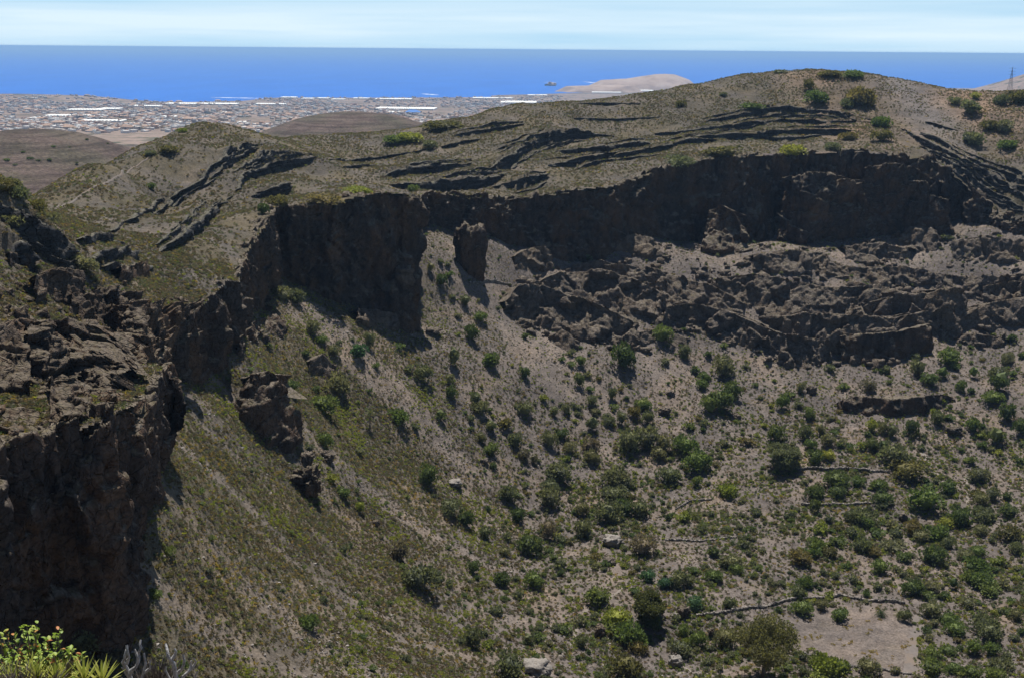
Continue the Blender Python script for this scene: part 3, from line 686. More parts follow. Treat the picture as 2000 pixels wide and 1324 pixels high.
def land(name, d0, d1, rows, mat, noise):
    dd = np.geomspace(d0, d1, rows); T, Y = np.meshgrid(tt, dd); xy = np.stack([(T*Y).ravel(), Y.ravel()], 1)
    z = far_z(xy)
    if noise: z = z + 1.6*fbm(np.column_stack([xy*.02, xy[:, 0]*0]), 4)
    return struct(mesh_obj(name, np.column_stack([xy, z]), grid_faces(rows, len(tt)), mat))
land('outer_hills', 830, 2600, 170, M_HILL, True)
land('coastal_plain', 2590, 14500, 300, M_PLAIN, False)
# peninsula with its hill, standing out to sea
def island(name, px0, px1, prof, d0, d1, mat):
    n, m = 110, 34
    us = np.linspace(0, 1, n); vs_ = np.linspace(0, 1, m); p = []
    for v in vs_:
        d = d0+(d1-d0)*v
        for u in us:
            px = px0+(px1-px0)*u; x = (px-1000)/F_PX*0.966*d*1.035
            yt = np.interp(px, [a for a, b in prof], [b for a, b in prof])
            D = rays(np.array([px]), np.array([yt]))[0]; zt = CAM_Z + D[2]/D[1]*(0.5*(d0+d1))
            s = math.sin(math.pi*v)**.6*min(1, 6*u, 6*(1-u))
            p.append((x + 60*math.sin(v*9+u*4), d, -6+(zt+6)*s))
    p = np.array(p); p[:, 2] += (3.5*fbm(p*np.array([.004, .004, .004]), 4))*(p[:, 2] > 2)
    return struct(mesh_obj(name, p, grid_faces(m, n), mat))
k = NM('bare_peninsula_earth', .95, .1)
k.color(k.ramp(k.noise(.004, 6, .65), [(.35, (.24,.17,.125)), (.5, (.34,.25,.19)), (.62, (.40,.31,.25)), (.75, (.16,.13,.11))])); M_ISLE = k.m
island('peninsula_hill', 1135, 1362, [(1135,163),(1150,160),(1175,157),(1215,154.5),(1245,149),(1262,146),(1280,145),(1295,146),(1312,152),(1335,161),(1362,166)], 12700, 14200, M_ISLE)
island('peninsula_spit', 1085, 1240, [(1085,169),(1120,168),(1160,167),(1240,167)], 12000, 12500, M_ISLE)
def islet():
    c = P(np.array([1077.]), np.array([161.]), np.array([14200.]))[0]
    v, f = boulder_mesh('sea_rock', 62, 60, 26, 5, 2.2, 3, .25); v[:, :2] += c[:2]; v[:, 2] -= 6
    return tag(mesh_obj('sea_rock', v, f, M_ISLE, False), 'tiny dark rock islet in the sea left of the peninsula', 'islet')
islet()
# surf lines along the far shore
k = NM('white_surf', .8, .2); k.b.inputs['Base Color'].default_value = (.85,.88,.9,1); M_SURF = k.m
def surf(px0, px1, y0, y1, wd):
    n = 26; v = []
    for i in range(n):
        u = i/(n-1); D = rays(np.array([px0+(px1-px0)*u]), np.array([y0+(y1-y0)*u]))[0]; s = -CAM_Z/D[2]; c = D*s
        w = wd*(0.35+abs(math.sin(i*1.7)+.5*math.sin(i*.9)))*min(1, u*6, (1-u)*6)
        v += [(c[0], c[1]-w, .6), (c[0], c[1]+w, .6)]
    o = mesh_obj('surf', v, [(2*i, 2*i+2, 2*i+3, 2*i+1) for i in range(n-1)], M_SURF); struct(o)
for a in ((1138,1184,160,165,90),(1124,1146,168.5,170,110),(1164,1204,171,172.5,70),(1060,1090,161.5,161.5,22),(1345,1405,164,166,60),(822,858,184,186.5,40),(1270,1340,172,172,60),(410,520,191,193,25)): surf(*a)
# the sea: one sheet to the horizon
k = NM('open_sea', .6, .08)
wv = k.noise(.0016, 5, .6, stretch=(1, .35, 1)); ww = k.noise(.02, 5, .65, stretch=(1, .5, 1))
c = k.ramp(wv, [(.35, (.009,.105,.42)), (.6, (.012,.125,.48))]); k.color(k.mix(1.0, c, k.ramp(ww, [(.35, .9), (.6, 1.08)]), 'MULTIPLY'))
k.bump(ww, .35, 6.0); M_SEA = k.m
rr = np.concatenate([[1.0], np.geomspace(4000, 150000, 40)]); aa = np.linspace(R(-80), R(80), 120)
Rr, Aa = np.meshgrid(rr, aa, indexing='ij')
struct(mesh_obj('sea', np.stack([(Rr*np.sin(Aa)).ravel(), (Rr*np.cos(Aa)).ravel(), np.zeros(Rr.size)], 1), grid_faces(len(rr), len(aa)), M_SEA))

# ------------------------------------------------------------------ town on the coastal plain
def flat_mat(name, c, var=.25):
    k = NM(name, .85, .25); r = k.n('ShaderNodeObjectInfo').outputs['Random']
    k.color(k.mix(1.0, k.ramp(r, [(0, [x*(1-var) for x in c]), (1, [min(.95, x*(1+var)) for x in c])]), k.ramp(k.noise(.2, 3), [(.35, .85), (.65, 1.1)]), 'MULTIPLY')); return k.m
M_WALLS = [flat_mat('white_render', (.78,.75,.72)), flat_mat('cream_render', (.60,.54,.48)), flat_mat('pink_render', (.60,.44,.36)), flat_mat('grey_block', (.46,.43,.42)), flat_mat('ochre_render', (.48,.39,.29))]
M_ROOFT = flat_mat('clay_tile_roof', (.36,.25,.19)); M_PLASTIC = flat_mat('greenhouse_plastic', (.82,.82,.78), .12); M_GLASSD = flat_mat('dark_window', (.05,.055,.07)); M_BLUE = flat_mat('blue_sheet_roof', (.08,.2,.5), .1)
def land_hit(px, py):
    D = rays(np.array(px, float), np.array(py, float)); D = D/D[:, 1:2]; out = np.full((len(D), 3), np.nan); done = np.zeros(len(D), bool)
    for y in np.geomspace(2600, 14000, 420):
        q = D*y; g = far_z(q[:, :2]); hit = (q[:, 2]+CAM_Z < g) & ~done
        out[hit, :2] = q[hit, :2]; out[hit, 2] = g[hit]; done |= hit
    return out
def house_geo(w, d, h, roof, rng):      # walls with a parapet or a pitched roof, and windows in the front
    x, y = w/2, d/2; V, Fc, Mi = [], [], []
    def box(x0, x1, y0, y1, z0, z1, m):
        b = len(V); V.extend([(x0,y0,z0),(x1,y0,z0),(x1,y1,z0),(x0,y1,z0),(x0,y0,z1),(x1,y0,z1),(x1,y1,z1),(x0,y1,z1)])
        for f in ((0,1,5,4),(1,2,6,5),(2,3,7,6),(3,0,4,7),(4,5,6,7)): Fc.append([b+i for i in f]); Mi.append(m)
    box(-x, x, -y, y, -4, h, 0)
    if roof == 'pitched':
        b = len(V); e = .06*w; V.extend([(-x-e,-y-e,h+.05),(x+e,-y-e,h+.05),(x+e,y+e,h+.05),(-x-e,y+e,h+.05),(-x*.5,0,h+d*.26),(x*.5,0,h+d*.26)])
        for f in ((0,1,5,4),(1,2,5,5),(2,3,4,5),(3,0,4,4)): Fc.append([b+i for i in f]); Mi.append(1)
    else:
        box(-x*.98, -x*.4, -y*.6, y*.5, h+.03, h+2.4, 0)
        for (a0, a1, b0, b1) in ((-x, x, -y, -y+.4), (-x, x, y-.4, y)): box(a0, a1, b0, b1, h+.02, h+.9, 0)
    nw = 3
    for s_ in range(max(1, int(h/3))):
        for i in range(nw):
            cx = -x+(i+.5)*w/nw; box(cx-w*.08, cx+w*.08, -y-.12, -y-.02, 1+s_*3, 2.4+s_*3, 2)
    return V, [tuple(f) if len(set(f)) == 4 else tuple(dict.fromkeys(f)) for f in Fc], Mi
def house_obj(name, geo, mats, link=True):
    V, Fc, Mi = geo; me = bpy.data.meshes.new(name); me.from_pydata(V, [], Fc)
    for m in mats: me.materials.append(m)
    me.polygons.foreach_set('material_index', Mi); me.update()
    o = bpy.data.objects.new(name, me)
    if link: COL.objects.link(o)
    return o
rg = random.Random(5)
protos = []
for i in range(10):
    protos.append(house_obj('house', house_geo(rg.uniform(13, 34), rg.uniform(12, 20), rg.choice([4, 6.5, 7, 10]), 'pitched' if i % 3 == 0 else 'flat', rg),
                  [M_WALLS[[0,2,0,1,4,0,3,0,1,2][i]], M_ROOFT, M_GLASSD], False))
PITCH_ME = {protos[i].data.name for i in range(0, 10, 3)}
GREEN = [(135,200,217,4,'long white greenhouse row below the built-up coastal hill'),(195,233,215,4,'white greenhouse block with a wide roof, right of the first row'),(95,195,229,4,'broad pale greenhouse block in the middle of the town, left'),
 (60,86,234,3,'small pale greenhouse at the left of the town'),(160,240,239,4,'long low white greenhouse nearest the left hill'),(250,312,209,3,'thin white greenhouse close to the shore at left'),(330,460,204.5,4,'very long white greenhouse strip beside the shore'),
 (315,342,231,3,'bright small white shed left of the pointed rim hill'),(425,442,223,3,'small bright shed above the pointed rim hill'),(465,478,243,4,'pale shed beside the pointed hill top'),(500,555,205,3,'white strip of greenhouse right of the long shore strip'),
 (550,578,192,3,'white warehouse at the left end of the shore industry'),(590,612,194,3,'second white warehouse of the shore industry from the left'),(620,642,193.5,3,'third white warehouse of the shore industry from the left'),(648,672,196,3,'cream warehouse of the shore industry behind the town'),
 (690,720,194,3,'white warehouse in the middle of the shore industry'),(735,802,195,4,'long white warehouse at right end of the shore industry'),(738,848,214,6,'largest white greenhouse, in fields above the saddle'),(758,780,221.5,3,'white shed just below the largest greenhouse'),
 (925,1000,193,3.5,'pale greenhouse near the small coastal headland'),(980,1046,201,7,'bright white tilted greenhouse touching the rim skyline'),(1032,1068,187.5,3,'long thin pale strip of sheds behind the headland'),(1158,1212,182,4,'white industrial sheds below the peninsula'),
 (1218,1274,178.5,4,'white industrial row closest to the peninsula'),(1282,1345,177,3,'white shed row at right below the peninsula hill')]
for (x0, x1, y, hp, lab) in GREEN:
    h = land_hit([0.5*(x0+x1)], [y])[0]
    if np.isnan(h[0]): continue
    w = (x1-x0)/F_PX*h[1]*1.03; dep = max(40, hp/F_PX*h[1]/math.tan(R(2.9))*0.5); V, Fc = [], []; n = max(3, int(w/14)); hh = 6.5
    for i in range(n):                 # a row of vaulted bays
        a0 = -w/2+w*i/n; a1 = -w/2+w*(i+1)/n; b = len(V); st = 5
        for yy in (-dep/2, dep/2):
            V.append((a0, yy, -6))
            for s_ in range(st+1): t = s_/st; V.append((a0+(a1-a0)*t, yy, hh+2.2*math.sin(math.pi*t)))
            V.append((a1, yy, -6))
        m = st+3
        for s_ in range(m-1): Fc.append((b+s_, b+s_+1, b+m+s_+1, b+m+s_))
        Fc.append(tuple(b+q for q in range(m))); Fc.append(tuple(b+m+q for q in reversed(range(m))))
    me = bpy.data.meshes.new('greenhouse'); me.from_pydata(V, [], Fc); me.materials.append(M_PLASTIC); me.update()
    o = bpy.data.objects.new('warehouse' if ('shed' in lab or 'warehouse' in lab) else 'greenhouse', me); COL.objects.link(o); o.location = h
    o.rotation_euler = (0, 0, rg.uniform(-.06, .06)); tag(o, lab, 'shed' if 'shed' in lab else ('warehouse' if 'warehouse' in lab else 'greenhouse'))
# a blue-roofed hall
h = land_hit([806], [223])[0]
o = house_obj('blue_hall', house_geo(75, 50, 9, 'pitched', rg), [M_WALLS[0], M_BLUE, M_GLASSD]); o.location = h; tag(o, 'hall with a bright blue roof below the largest greenhouse', 'hall')
rn = np.random.default_rng(11); cand = []
while len(cand) < 6500:
    px = rn.uniform(-60, 1120, 4000); py = rn.uniform(187, 262, 4000)
    dens = perlin(np.column_stack([px*.011, py*.09, np.zeros(4000)]))*.9+0.36
    dens += .25*np.exp(-((py-218)/10)**2)*(px > 480)*(px < 720) + .25*np.exp(-((py-245)/12)**2)*(px < 300)+ .25*np.exp(-((py-192)/3)**2)*(px > 550)*(px < 900)
    ok = rn.random(4000) < np.clip(dens, 0.02, 1)*np.clip((270-py)/30, .15, 1)
    cand += list(zip(px[ok], py[ok]))
hp = land_hit([a for a, b in cand], [b for a, b in cand])
cl = [(c, q) for c, q in zip(cand, hp) if not np.isnan(q[0]) and q[2] > 1.0][:5000]
cl.sort(key=lambda a: a[1][1])
near_ix = set(range(0, len(cl), max(1, len(cl)//290)))
SV, SF, SM = [], [], []
for i, (c, q) in enumerate(cl):
    pr = protos[rg.randrange(10)]; rz = rg.uniform(-.5, .5); s = rg.uniform(.7, 1.25)*(1.25 if i in near_ix else 1.0)
    if i in near_ix:
        o = pr.copy(); COL.objects.link(o); o.location = q; o.rotation_euler = (0, 0, rz); o.scale = (s, s, s)
        hue = o.data.materials[0].name.split('_')[0]; form = 'tile-roofed' if o.data.name in PITCH_ME else 'flat-roofed'
        zone = 'left third' if c[0] < 330 else ('middle' if c[0] < 640 else 'right third'); sea_ = 'near the shore' if c[1] < 204 else ('half way inland' if c[1] < 226 else 'nearest the rim')
        tag(o, f'tiny hazy {hue} {form} house {sea_} in the {zone} of the coastal town', 'house', 'houses of the far coastal town')
    else:
        ca, sa = math.cos(rz)*s, math.sin(rz)*s; b = len(SV); w, d, hh = rg.uniform(11, 26), rg.uniform(10, 18), rg.choice([4, 6, 7, 10])
        V, Fc, Mi = house_geo(w, d, hh, 'pitched' if rg.random() < .12 else 'flat', rg); Fc = Fc[:9] if len(Fc) > 9 else Fc; nv = max(max(f) for f in Fc)+1
        wm = rg.choices([0, 1, 2, 3, 4], [6, 3, 3, 2, 1])[0]
        SV += [(x*ca-y*sa+q[0], x*sa+y*ca+q[1], z*s+q[2]) for x, y, z in V[:nv]]; SF += [tuple(b+k_ for k_ in f) for f in Fc]; SM += [(wm if m != 1 else 5) for m in Mi[:len(Fc)]]
me = bpy.data.meshes.new('town_houses'); me.from_pydata(SV, [], SF)
for m in M_WALLS+[M_ROOFT]: me.materials.append(m)
me.polygons.foreach_set('material_index', SM); me.update()
o = bpy.data.objects.new('town_houses', me); COL.objects.link(o); o['kind'] = 'stuff'; o['label'] = 'hazy mass of small houses spread over the coastal plain'; o['category'] = 'town'

# ------------------------------------------------------------------ the sea air: one even haze round everything
hz = bpy.data.materials.new('sea_haze'); hz.use_nodes = True
for n in list(hz.node_tree.nodes): hz.node_tree.nodes.remove(n)
ho = hz.node_tree.nodes.new('ShaderNodeOutputMaterial'); hv = hz.node_tree.nodes.new('ShaderNodeVolumePrincipled')
hv.inputs['Color'].default_value = (.38, .63, 1.0, 1); hv.inputs['Density'].default_value = HAZE; hv.inputs['Anisotropy'].default_value = 0.2
hz.node_tree.links.new(hv.outputs[0], ho.inputs['Volume'])
b0, b1 = np.array([-151000., -2000., -17.]), np.array([151000., 151000., 448.])
hvx = [(b1[0] if i & 1 else b0[0], b1[1] if i & 2 else b0[1], b1[2] if i & 4 else b0[2]) for i in range(8)]
ho_ = mesh_obj('haze', hvx, [(0,2,3,1),(4,5,7,6),(0,1,5,4),(2,6,7,3),(0,4,6,2),(1,3,7,5)], hz, smooth=False); ho_['kind'] = 'stuff'
ho_['label'] = 'thin blue sea haze over the whole landscape'; ho_['category'] = 'haze'

# ================================================================== vegetation
LEAF = {'dark green': (.072,.097,.044), 'grey-green': (.116,.126,.08), 'mid-green': (.098,.132,.050), 'yellow-green': (.175,.198,.05),
        'blue-green': (.056,.108,.066), 'grey twiggy': (.125,.112,.093), 'olive-brown': (.112,.103,.048), 'ochre yellow': (.23,.18,.06)}
LK = list(LEAF)
def leaf_mat(name, c):
    k = NM(name, .7, .25)
    r = k.n('ShaderNodeObjectInfo').outputs['Random']; ri = k.n('ShaderNodeNewGeometry').outputs['Random Per Island']
    a = k.ramp(r, [(0, (c[0]*.78, c[1]*.82, c[2]*.8)), (.5, c), (1, (c[0]*1.3, c[1]*1.15, c[2]*1.15))])
    col = k.mix(1.0, a, k.ramp(ri, [(0, .7), (.5, 1.2), (1, (1.9, 1.8, 1.35))]), 'MULTIPLY'); k.color(col)
    tr = k.n('ShaderNodeBsdfTranslucent'); k.l(k.mix(1.0, col, (1.25, 1.3, .8), 'MULTIPLY'), tr.inputs[0]); mx = k.n('ShaderNodeMixShader'); mx.inputs[0].default_value = .4
    k.l(k.b.outputs[0], mx.inputs[1]); k.l(tr.outputs[0], mx.inputs[2]); k.l(mx.outputs[0], k.t.nodes['Material Output'].inputs[0]); return k.m
M_LEAF = [leaf_mat('foliage_'+n.replace(' ', '_').replace('-', '_'), LEAF[n]) for n in LK]
k = NM('grey_bark', .9, .2); k.color(k.ramp(k.noise(3.0, 4), [(.3, (.07,.055,.045)), (.7, (.17,.145,.12))])); M_BARK = k.m
def leaf_quads(c, n, size, rg_, up=.25):       # small leaf sprays: two triangles bent along the midrib
    m = len(c); d = n + rg_.normal(size=(m, 3))*.55; d[:, 2] += up; d /= np.linalg.norm(d, axis=1)[:, None]
    a = rg_.normal(size=(m, 3)); t = np.cross(d, a); t /= np.linalg.norm(t, axis=1)[:, None]
    s = size*rg_.uniform(.6, 1.35, (m, 1)); L_ = d*s*1.3; Wd = t*s*.62; nn = np.cross(t, d)*s*.25
    v = np.stack([c, c+L_*.5+Wd+nn, c+L_, c+L_*.5-Wd+nn], 1).reshape(-1, 3)
    return v, np.arange(4*m).reshape(m, 4)
def bush_geo(seed, n=420, hgt=1.2, lumps=8, size=.17, open_=0.0, base=0.0):
    r_ = np.random.default_rng(seed); C, N_ = [], []
    th = r_.uniform(0, 2*math.pi, lumps); rad = np.sqrt(r_.uniform(0, 1, lumps))*.68; zz = r_.uniform(.3, 1, lumps)*(1-.45*rad**2)
    lr = r_.uniform(.3, .52, lumps)
    for i in range(lumps):
        k_ = n//lumps; u = r_.normal(size=(k_, 3)); u /= np.linalg.norm(u, axis=1)[:, None]; u[:, 2] = np.where(u[:, 2] < -.5, -u[:, 2], u[:, 2])
        rr_ = lr[i]*r_.uniform(.62, 1.08, (k_, 1))
        C.append(np.array([rad[i]*math.cos(th[i]), rad[i]*math.sin(th[i]), (zz[i]*.62)*hgt]) + u*rr_*np.array([1, 1, .85])); N_.append(u)
    C = np.vstack(C); N_ = np.vstack(N_); C[:, 2] = np.maximum(C[:, 2]+base, .03)
    v, f = leaf_quads(C, N_, size, r_)
    # shaded inner mass of twigs and older leaves
    bm = bmesh.new(); bmesh.ops.create_icosphere(bm, subdivisions=2, radius=1.0)
    cv = np.array([x.co[:] for x in bm.verts]); cf = [[q.index for q in x.verts] for x in bm.faces]; bm.free()
    if not open_:
        cv = cv*(.62+.22*fbm(cv*1.6+seed, 2))[:, None]*np.array([.9, .9, .52*hgt]); cv[:, 2] += .42*hgt+base
        cf = np.array([[a, b, c, c] for a, b, c in cf])
        tri = np.array([[a, b, c] for a, b, c, _ in cf])
        return v, f, cv, tri
    return v, f, None, None
def two_part_mesh(name, v, f, cv, tri, mat):
    me = bpy.data.meshes.new(name); V = [tuple(x) for x in v]; Fc = [tuple(x) for x in f]
    if cv is not None: b = len(V); V += [tuple(x) for x in cv]; Fc += [tuple(b+i for i in t) for t in tri]
    me.from_pydata(V, [], Fc); me.update(); me.materials.append(mat); return me
BUSH = []
for s_ in range(5): BUSH.append(two_part_mesh('shrub', *bush_geo(s_+1, 950, 1.25, 9+s_, .115), M_LEAF[0]))
LOWB = [two_part_mesh('shrub', *bush_geo(s_+20, 900, .75, 10, .115), M_LEAF[0]) for s_ in range(3)]
TALL = [two_part_mesh('shrub', *bush_geo(s_+40, 950, 1.9, 11, .115), M_LEAF[0]) for s_ in range(3)]

def crop(x0, y0, sc, lst): return [(x0+a/sc, y0+b/sc, w/sc, h/sc, c) for a, b, w, h, c in lst]
SHRUBS = crop(950, 620, 3.782, [(285,165,75,95,0),(45,370,100,120,1),(283,455,90,125,0),(1020,375,180,230,0),(1295,190,140,165,2),(1460,295,100,110,1),(1325,355,85,90,1),(1750,430,160,190,1),(1540,410,90,80,0),(1610,465,100,85,2),
 (1595,535,95,85,2),(1815,590,130,150,0),(1730,690,200,200,0),(1650,705,130,170,2),(625,290,75,100,1),(695,360,80,115,2),(625,375,70,80,2),(690,520,85,140,0),(750,430,60,70,1),(765,545,70,80,2),(555,330,60,80,2),(925,610,75,130,1),
 (940,675,70,65,2),(1037,615,50,55,0),(1155,650,115,80,2),(1165,690,105,80,2),(1090,745,95,105,6),(1195,795,95,120,1),(285,720,125,130,1),(500,730,70,110,1),(590,720,80,110,1),(640,660,70,90,1),(675,720,65,65,1),(775,650,100,90,1),
 (800,700,80,90,1),(785,840,120,160,1),(890,740,60,70,5),(995,790,75,140,1),(905,800,100,80,1),(35,840,90,120,0),(25,700,60,90,0),(40,1015,90,110,2),(55,1120,60,85,0),(215,950,110,140,1),(275,1060,110,100,5),(350,1080,70,110,5),
 (465,960,120,150,1),(555,890,110,90,0),(610,990,110,100,1),(765,1000,150,150,5),(780,1075,120,130,1),(1070,980,190,210,1),(1200,970,200,180,1),(1310,990,130,150,1),(1270,1045,130,110,1),(1455,1010,200,170,2),(1550,1130,190,180,2),
 (1505,820,95,70,2),(1600,840,60,90,0),(1605,790,65,90,1),(530,1220,200,170,1),(480,1300,150,130,1),(960,1220,240,130,1),(1350,1210,170,140,1),(1545,1250,85,100,2),(1635,1245,50,85,1),(1765,1310,180,90,3)])
SHRUBS += crop(950, 950, 3.54, [(155,105,120,140,1),(220,240,105,130,0),(430,360,110,180,5),(295,470,170,160,0),(440,140,140,150,1),(670,340,120,150,1),(660,200,100,120,1),(840,245,180,180,1),(950,190,150,130,0),(1060,205,130,140,1),(890,90,180,120,1),
 (1070,470,180,160,5),(955,455,55,65,4),(1045,580,70,70,4),(1115,655,95,100,4),(1230,700,110,90,4),(1330,690,130,130,1),(1400,690,90,90,1),(1435,610,85,75,2),(1575,645,125,80,2),(1690,570,150,100,1),(1720,600,100,70,2),(105,680,110,110,0),
 (325,690,150,120,2),(760,810,180,140,2),(1140,900,200,200,6),(1130,960,170,90,0),(1440,850,110,110,4),(1675,850,90,90,1),(1560,860,60,50,2),(740,910,70,70,1),(660,1110,85,110,1),(900,950,200,130,3),(1000,1080,260,140,2),(1040,1140,130,90,6),
 (960,1324,260,200,6),(840,1270,70,90,0),(820,1320,80,60,1),(165,1320,220,210,1),(290,1090,90,120,1),(490,990,60,110,1),(1355,1010,80,90,2),(1460,1090,110,130,2),(1330,1170,160,130,1),(1650,1085,150,160,1),(1540,1125,70,90,1),(1660,1215,60,90,0),
 (1135,1320,55,50,2),(1225,185,50,70,1),(1255,240,60,60,0)])
SHRUBS += crop(1500, 620, 3.782, [(1345,340,165,130,2),(1385,385,80,80,2),(1290,450,85,115,2),(1095,420,110,130,1),(1185,495,130,90,2),(1095,310,70,80,1),(830,410,50,80,0),(895,510,50,90,2),(550,530,80,90,2),(740,540,110,100,5),(105,680,100,130,2),
 (135,600,80,90,2),(240,555,80,100,1),(230,670,70,90,1),(300,740,90,130,2),(1425,540,80,100,2),(1500,570,70,75,0),(1515,450,75,120,2),(1800,170,85,90,0),(1870,300,60,90,0),(1770,340,100,100,1),(1700,560,150,200,0),(1700,470,130,110,1),(1800,440,60,80,2),
 (1655,640,150,100,2),(1755,760,110,140,0),(1510,840,100,120,2),(1580,820,70,90,0),(1675,940,130,170,0),(1860,860,100,130,0),(1855,1090,80,90,0),(460,400,80,90,1),(1245,790,100,120,1),(1340,770,75,100,2),(1055,870,100,130,0),(915,880,80,120,1),
 (845,860,80,100,1),(765,850,90,100,3),(735,890,70,80,0),(490,880,60,80,2),(385,870,65,130,1),(60,910,130,140,0),(270,910,110,130,1),(340,1090,110,130,0),(310,980,90,90,2),(445,960,110,110,1),(540,960,80,90,1),(600,980,80,80,2),(440,1060,95,90,3),
 (700,970,90,80,3),(770,980,100,110,0),(850,985,70,110,0),(930,1080,190,170,1),(130,1150,200,170,1),(1020,1180,240,150,6),(1130,980,60,110,1),(1050,1150,80,80,0),(500,1260,190,160,0),(1545,1210,170,130,1),(1170,1240,70,80,0),(1330,1300,130,100,2),
 (1500,1070,90,80,2),(650,1230,110,70,2),(820,1260,120,80,2),(1370,1065,45,40,2)])
SHRUBS += crop(1500, 950, 3.54, [(325,85,145,80,0),(325,185,80,95,0),(475,75,130,90,0),(790,115,140,100,0),(1080,160,230,180,2),(1310,250,150,150,0),(1460,125,100,100,1),(1550,100,90,100,1),(1650,95,75,70,0),(1655,200,120,80,0),(1440,190,70,50,3),(560,250,80,90,1),
 (670,265,110,80,2),(730,300,50,60,0),(650,230,180,90,1),(995,325,120,110,6),(845,290,100,50,1),(745,350,100,50,2),(885,350,100,60,1),(1165,360,180,100,2),(1060,370,120,80,1),(1240,275,110,70,3),(1470,330,100,80,1),(365,325,105,55,3),(580,345,95,55,1),
 (1500,230,180,80,1),(215,540,170,110,6),(430,490,110,75,6),(335,440,150,90,2),(310,495,110,60,2),(490,425,90,70,2),(640,440,160,90,1),(735,485,100,70,6),(860,430,200,60,1),(940,510,100,70,2),(1150,520,180,100,0),(1240,430,100,90,1),(1360,510,110,80,1),
 (1450,470,110,70,2),(1660,370,150,110,6),(1715,450,110,65,1),(1590,540,95,65,3),(1430,590,180,90,2),(1480,690,200,90,2),(1400,660,120,70,2),(1530,740,160,60,2),(1280,710,70,110,0),(1000,750,130,120,0),(1120,740,120,90,1),(1220,780,70,70,2),(1130,880,140,110,1),
 (1100,790,90,70,2),(930,630,70,90,1),(775,590,120,100,2),(830,680,50,70,1),(760,720,70,70,1),(680,750,60,80,2),(590,660,80,50,1),(540,560,70,60,2),(380,610,60,70,1),(330,690,50,80,0),(205,760,110,90,1),(260,690,130,70,2),(100,700,60,80,4),(425,770,70,60,3),
 (70,870,65,80,0),(235,880,150,110,2),(490,925,120,90,2),(375,860,80,90,1),(945,935,80,100,1),(1250,930,120,80,2),(1300,1020,140,100,2),(1500,1000,180,110,1),(1520,1065,160,140,1),(1150,970,70,70,1),(1090,1010,70,80,0),(1540,1160,110,90,2),(1420,1150,110,110,2),
 (1650,890,70,55,2),(1715,920,80,100,1),(1250,1160,110,70,2),(1130,1190,100,90,2),(1120,1300,150,120,2),(1330,1120,60,50,0),(1640,1190,80,60,1),(1590,1260,180,80,1),(1410,1320,120,90,2),(1550,1324,130,70,2),(1280,1290,120,80,2),(690,1290,150,110,1),
 (750,1260,50,70,2),(245,1310,90,90,1),(350,1200,60,80,0),(420,1290,240,120,3),(510,1280,100,90,2),(370,1324,200,50,3),(240,1200,80,50,7),(880,1310,70,70,1),(1750,1030,70,90,0),(1380,840,100,70,1)])
SHRUBS += crop(500, 500, 3.782, [(95,690,75,70,0),(190,300,180,100,1),(300,350,150,130,1),(420,580,110,130,1),(490,660,100,80,2),(575,740,100,95,1),(370,740,90,80,0),(830,680,90,160,1),(1055,690,80,80,2),(760,770,140,120,4),(885,830,70,90,2),(1230,930,140,150,1),
 (1125,860,80,90,1),(1430,940,75,110,1),(1445,1060,95,120,0),(1620,1100,80,130,1),(1660,1170,150,90,1),(1735,1290,80,110,1),(1360,1220,90,120,0),(1590,1220,80,70,1),(600,1000,240,140,1),(500,1170,220,160,2),(1050,1230,180,100,2),(1180,1290,80,80,1),(835,1020,50,90,0),
 (250,1000,160,100,0),(1460,820,100,220,1),(1735,830,130,130,2),(1590,620,110,140,0),(1655,480,110,80,2),(1545,370,80,110,1),(1455,320,60,70,1),(1370,220,90,110,0),(1430,160,70,70,2),(1290,130,70,110,1),(1255,1010,50,70,1),(1490,480,60,90,1)])
SHRUBS += crop(500, 830, 2.68, [(360,120,85,100,2),(280,140,55,60,1),(895,315,110,140,0),(1015,465,125,100,1),(1100,520,95,100,0),(755,700,105,130,5),(850,865,200,160,1),(1140,775,75,105,0),(1285,840,85,85,0),(1200,590,70,80,1),(1310,390,80,85,1),(1215,455,45,55,0),
 (1140,1165,100,130,1),(1240,230,45,60,0),(1180,90,60,70,1),(1220,155,80,60,2),(1300,685,70,55,1),(1235,985,45,70,1),(455,380,80,60,2),(545,460,50,80,3),(1310,610,60,60,1),(270,1050,130,70,2)]) + [(216,1300,58,36,5),(330,1086,30,18,2),(300,1145,30,20,2),(150,1205,60,46,1)]
RIMSHRUBS = [(1522,143,28,9,1),(1620,152,48,15,2),(1665,152,50,15,2),(1580,178,22,30,2),(1595,205,48,36,2),(1680,206,60,40,2),(1655,211,32,20,1),(1722,276,42,32,2),(1716,248,42,24,2),(1657,272,34,22,2),(1548,301,52,22,3),(1625,293,36,16,1),(1895,223,42,36,2),
 (1905,195,20,16,3),(1863,204,26,20,1),(1895,279,48,26,1),(1970,291,42,20,2),(1932,255,36,22,2),(1962,258,40,22,2),(1992,202,50,26,2),(1955,206,28,20,1),(1412,188,16,10,1),(1468,219,44,14,2),(1330,206,22,14,2),(840,291,30,26,2),(800,277,60,20,3),(770,281,50,18,2),
 (865,252,80,14,2),(296,373,18,17,2),(136,406,16,14,2),(358,258,24,10,3),(330,302,34,16,6),(293,304,22,12,1),(1325,331,70,22,1),(1410,302,90,20,6),(5,398,48,30,2),(42,418,44,28,2),(76,432,40,26,2),(16,432,50,26,1),(98,448,34,22,1),(28,392,34,22,1),(165,522,50,38,1),(640,396,80,18,6),
 (515,413,22,32,0),(700,377,60,16,3),(545,411,50,24,6),(806,371,24,16,2),(1545,395,40,26,6)]
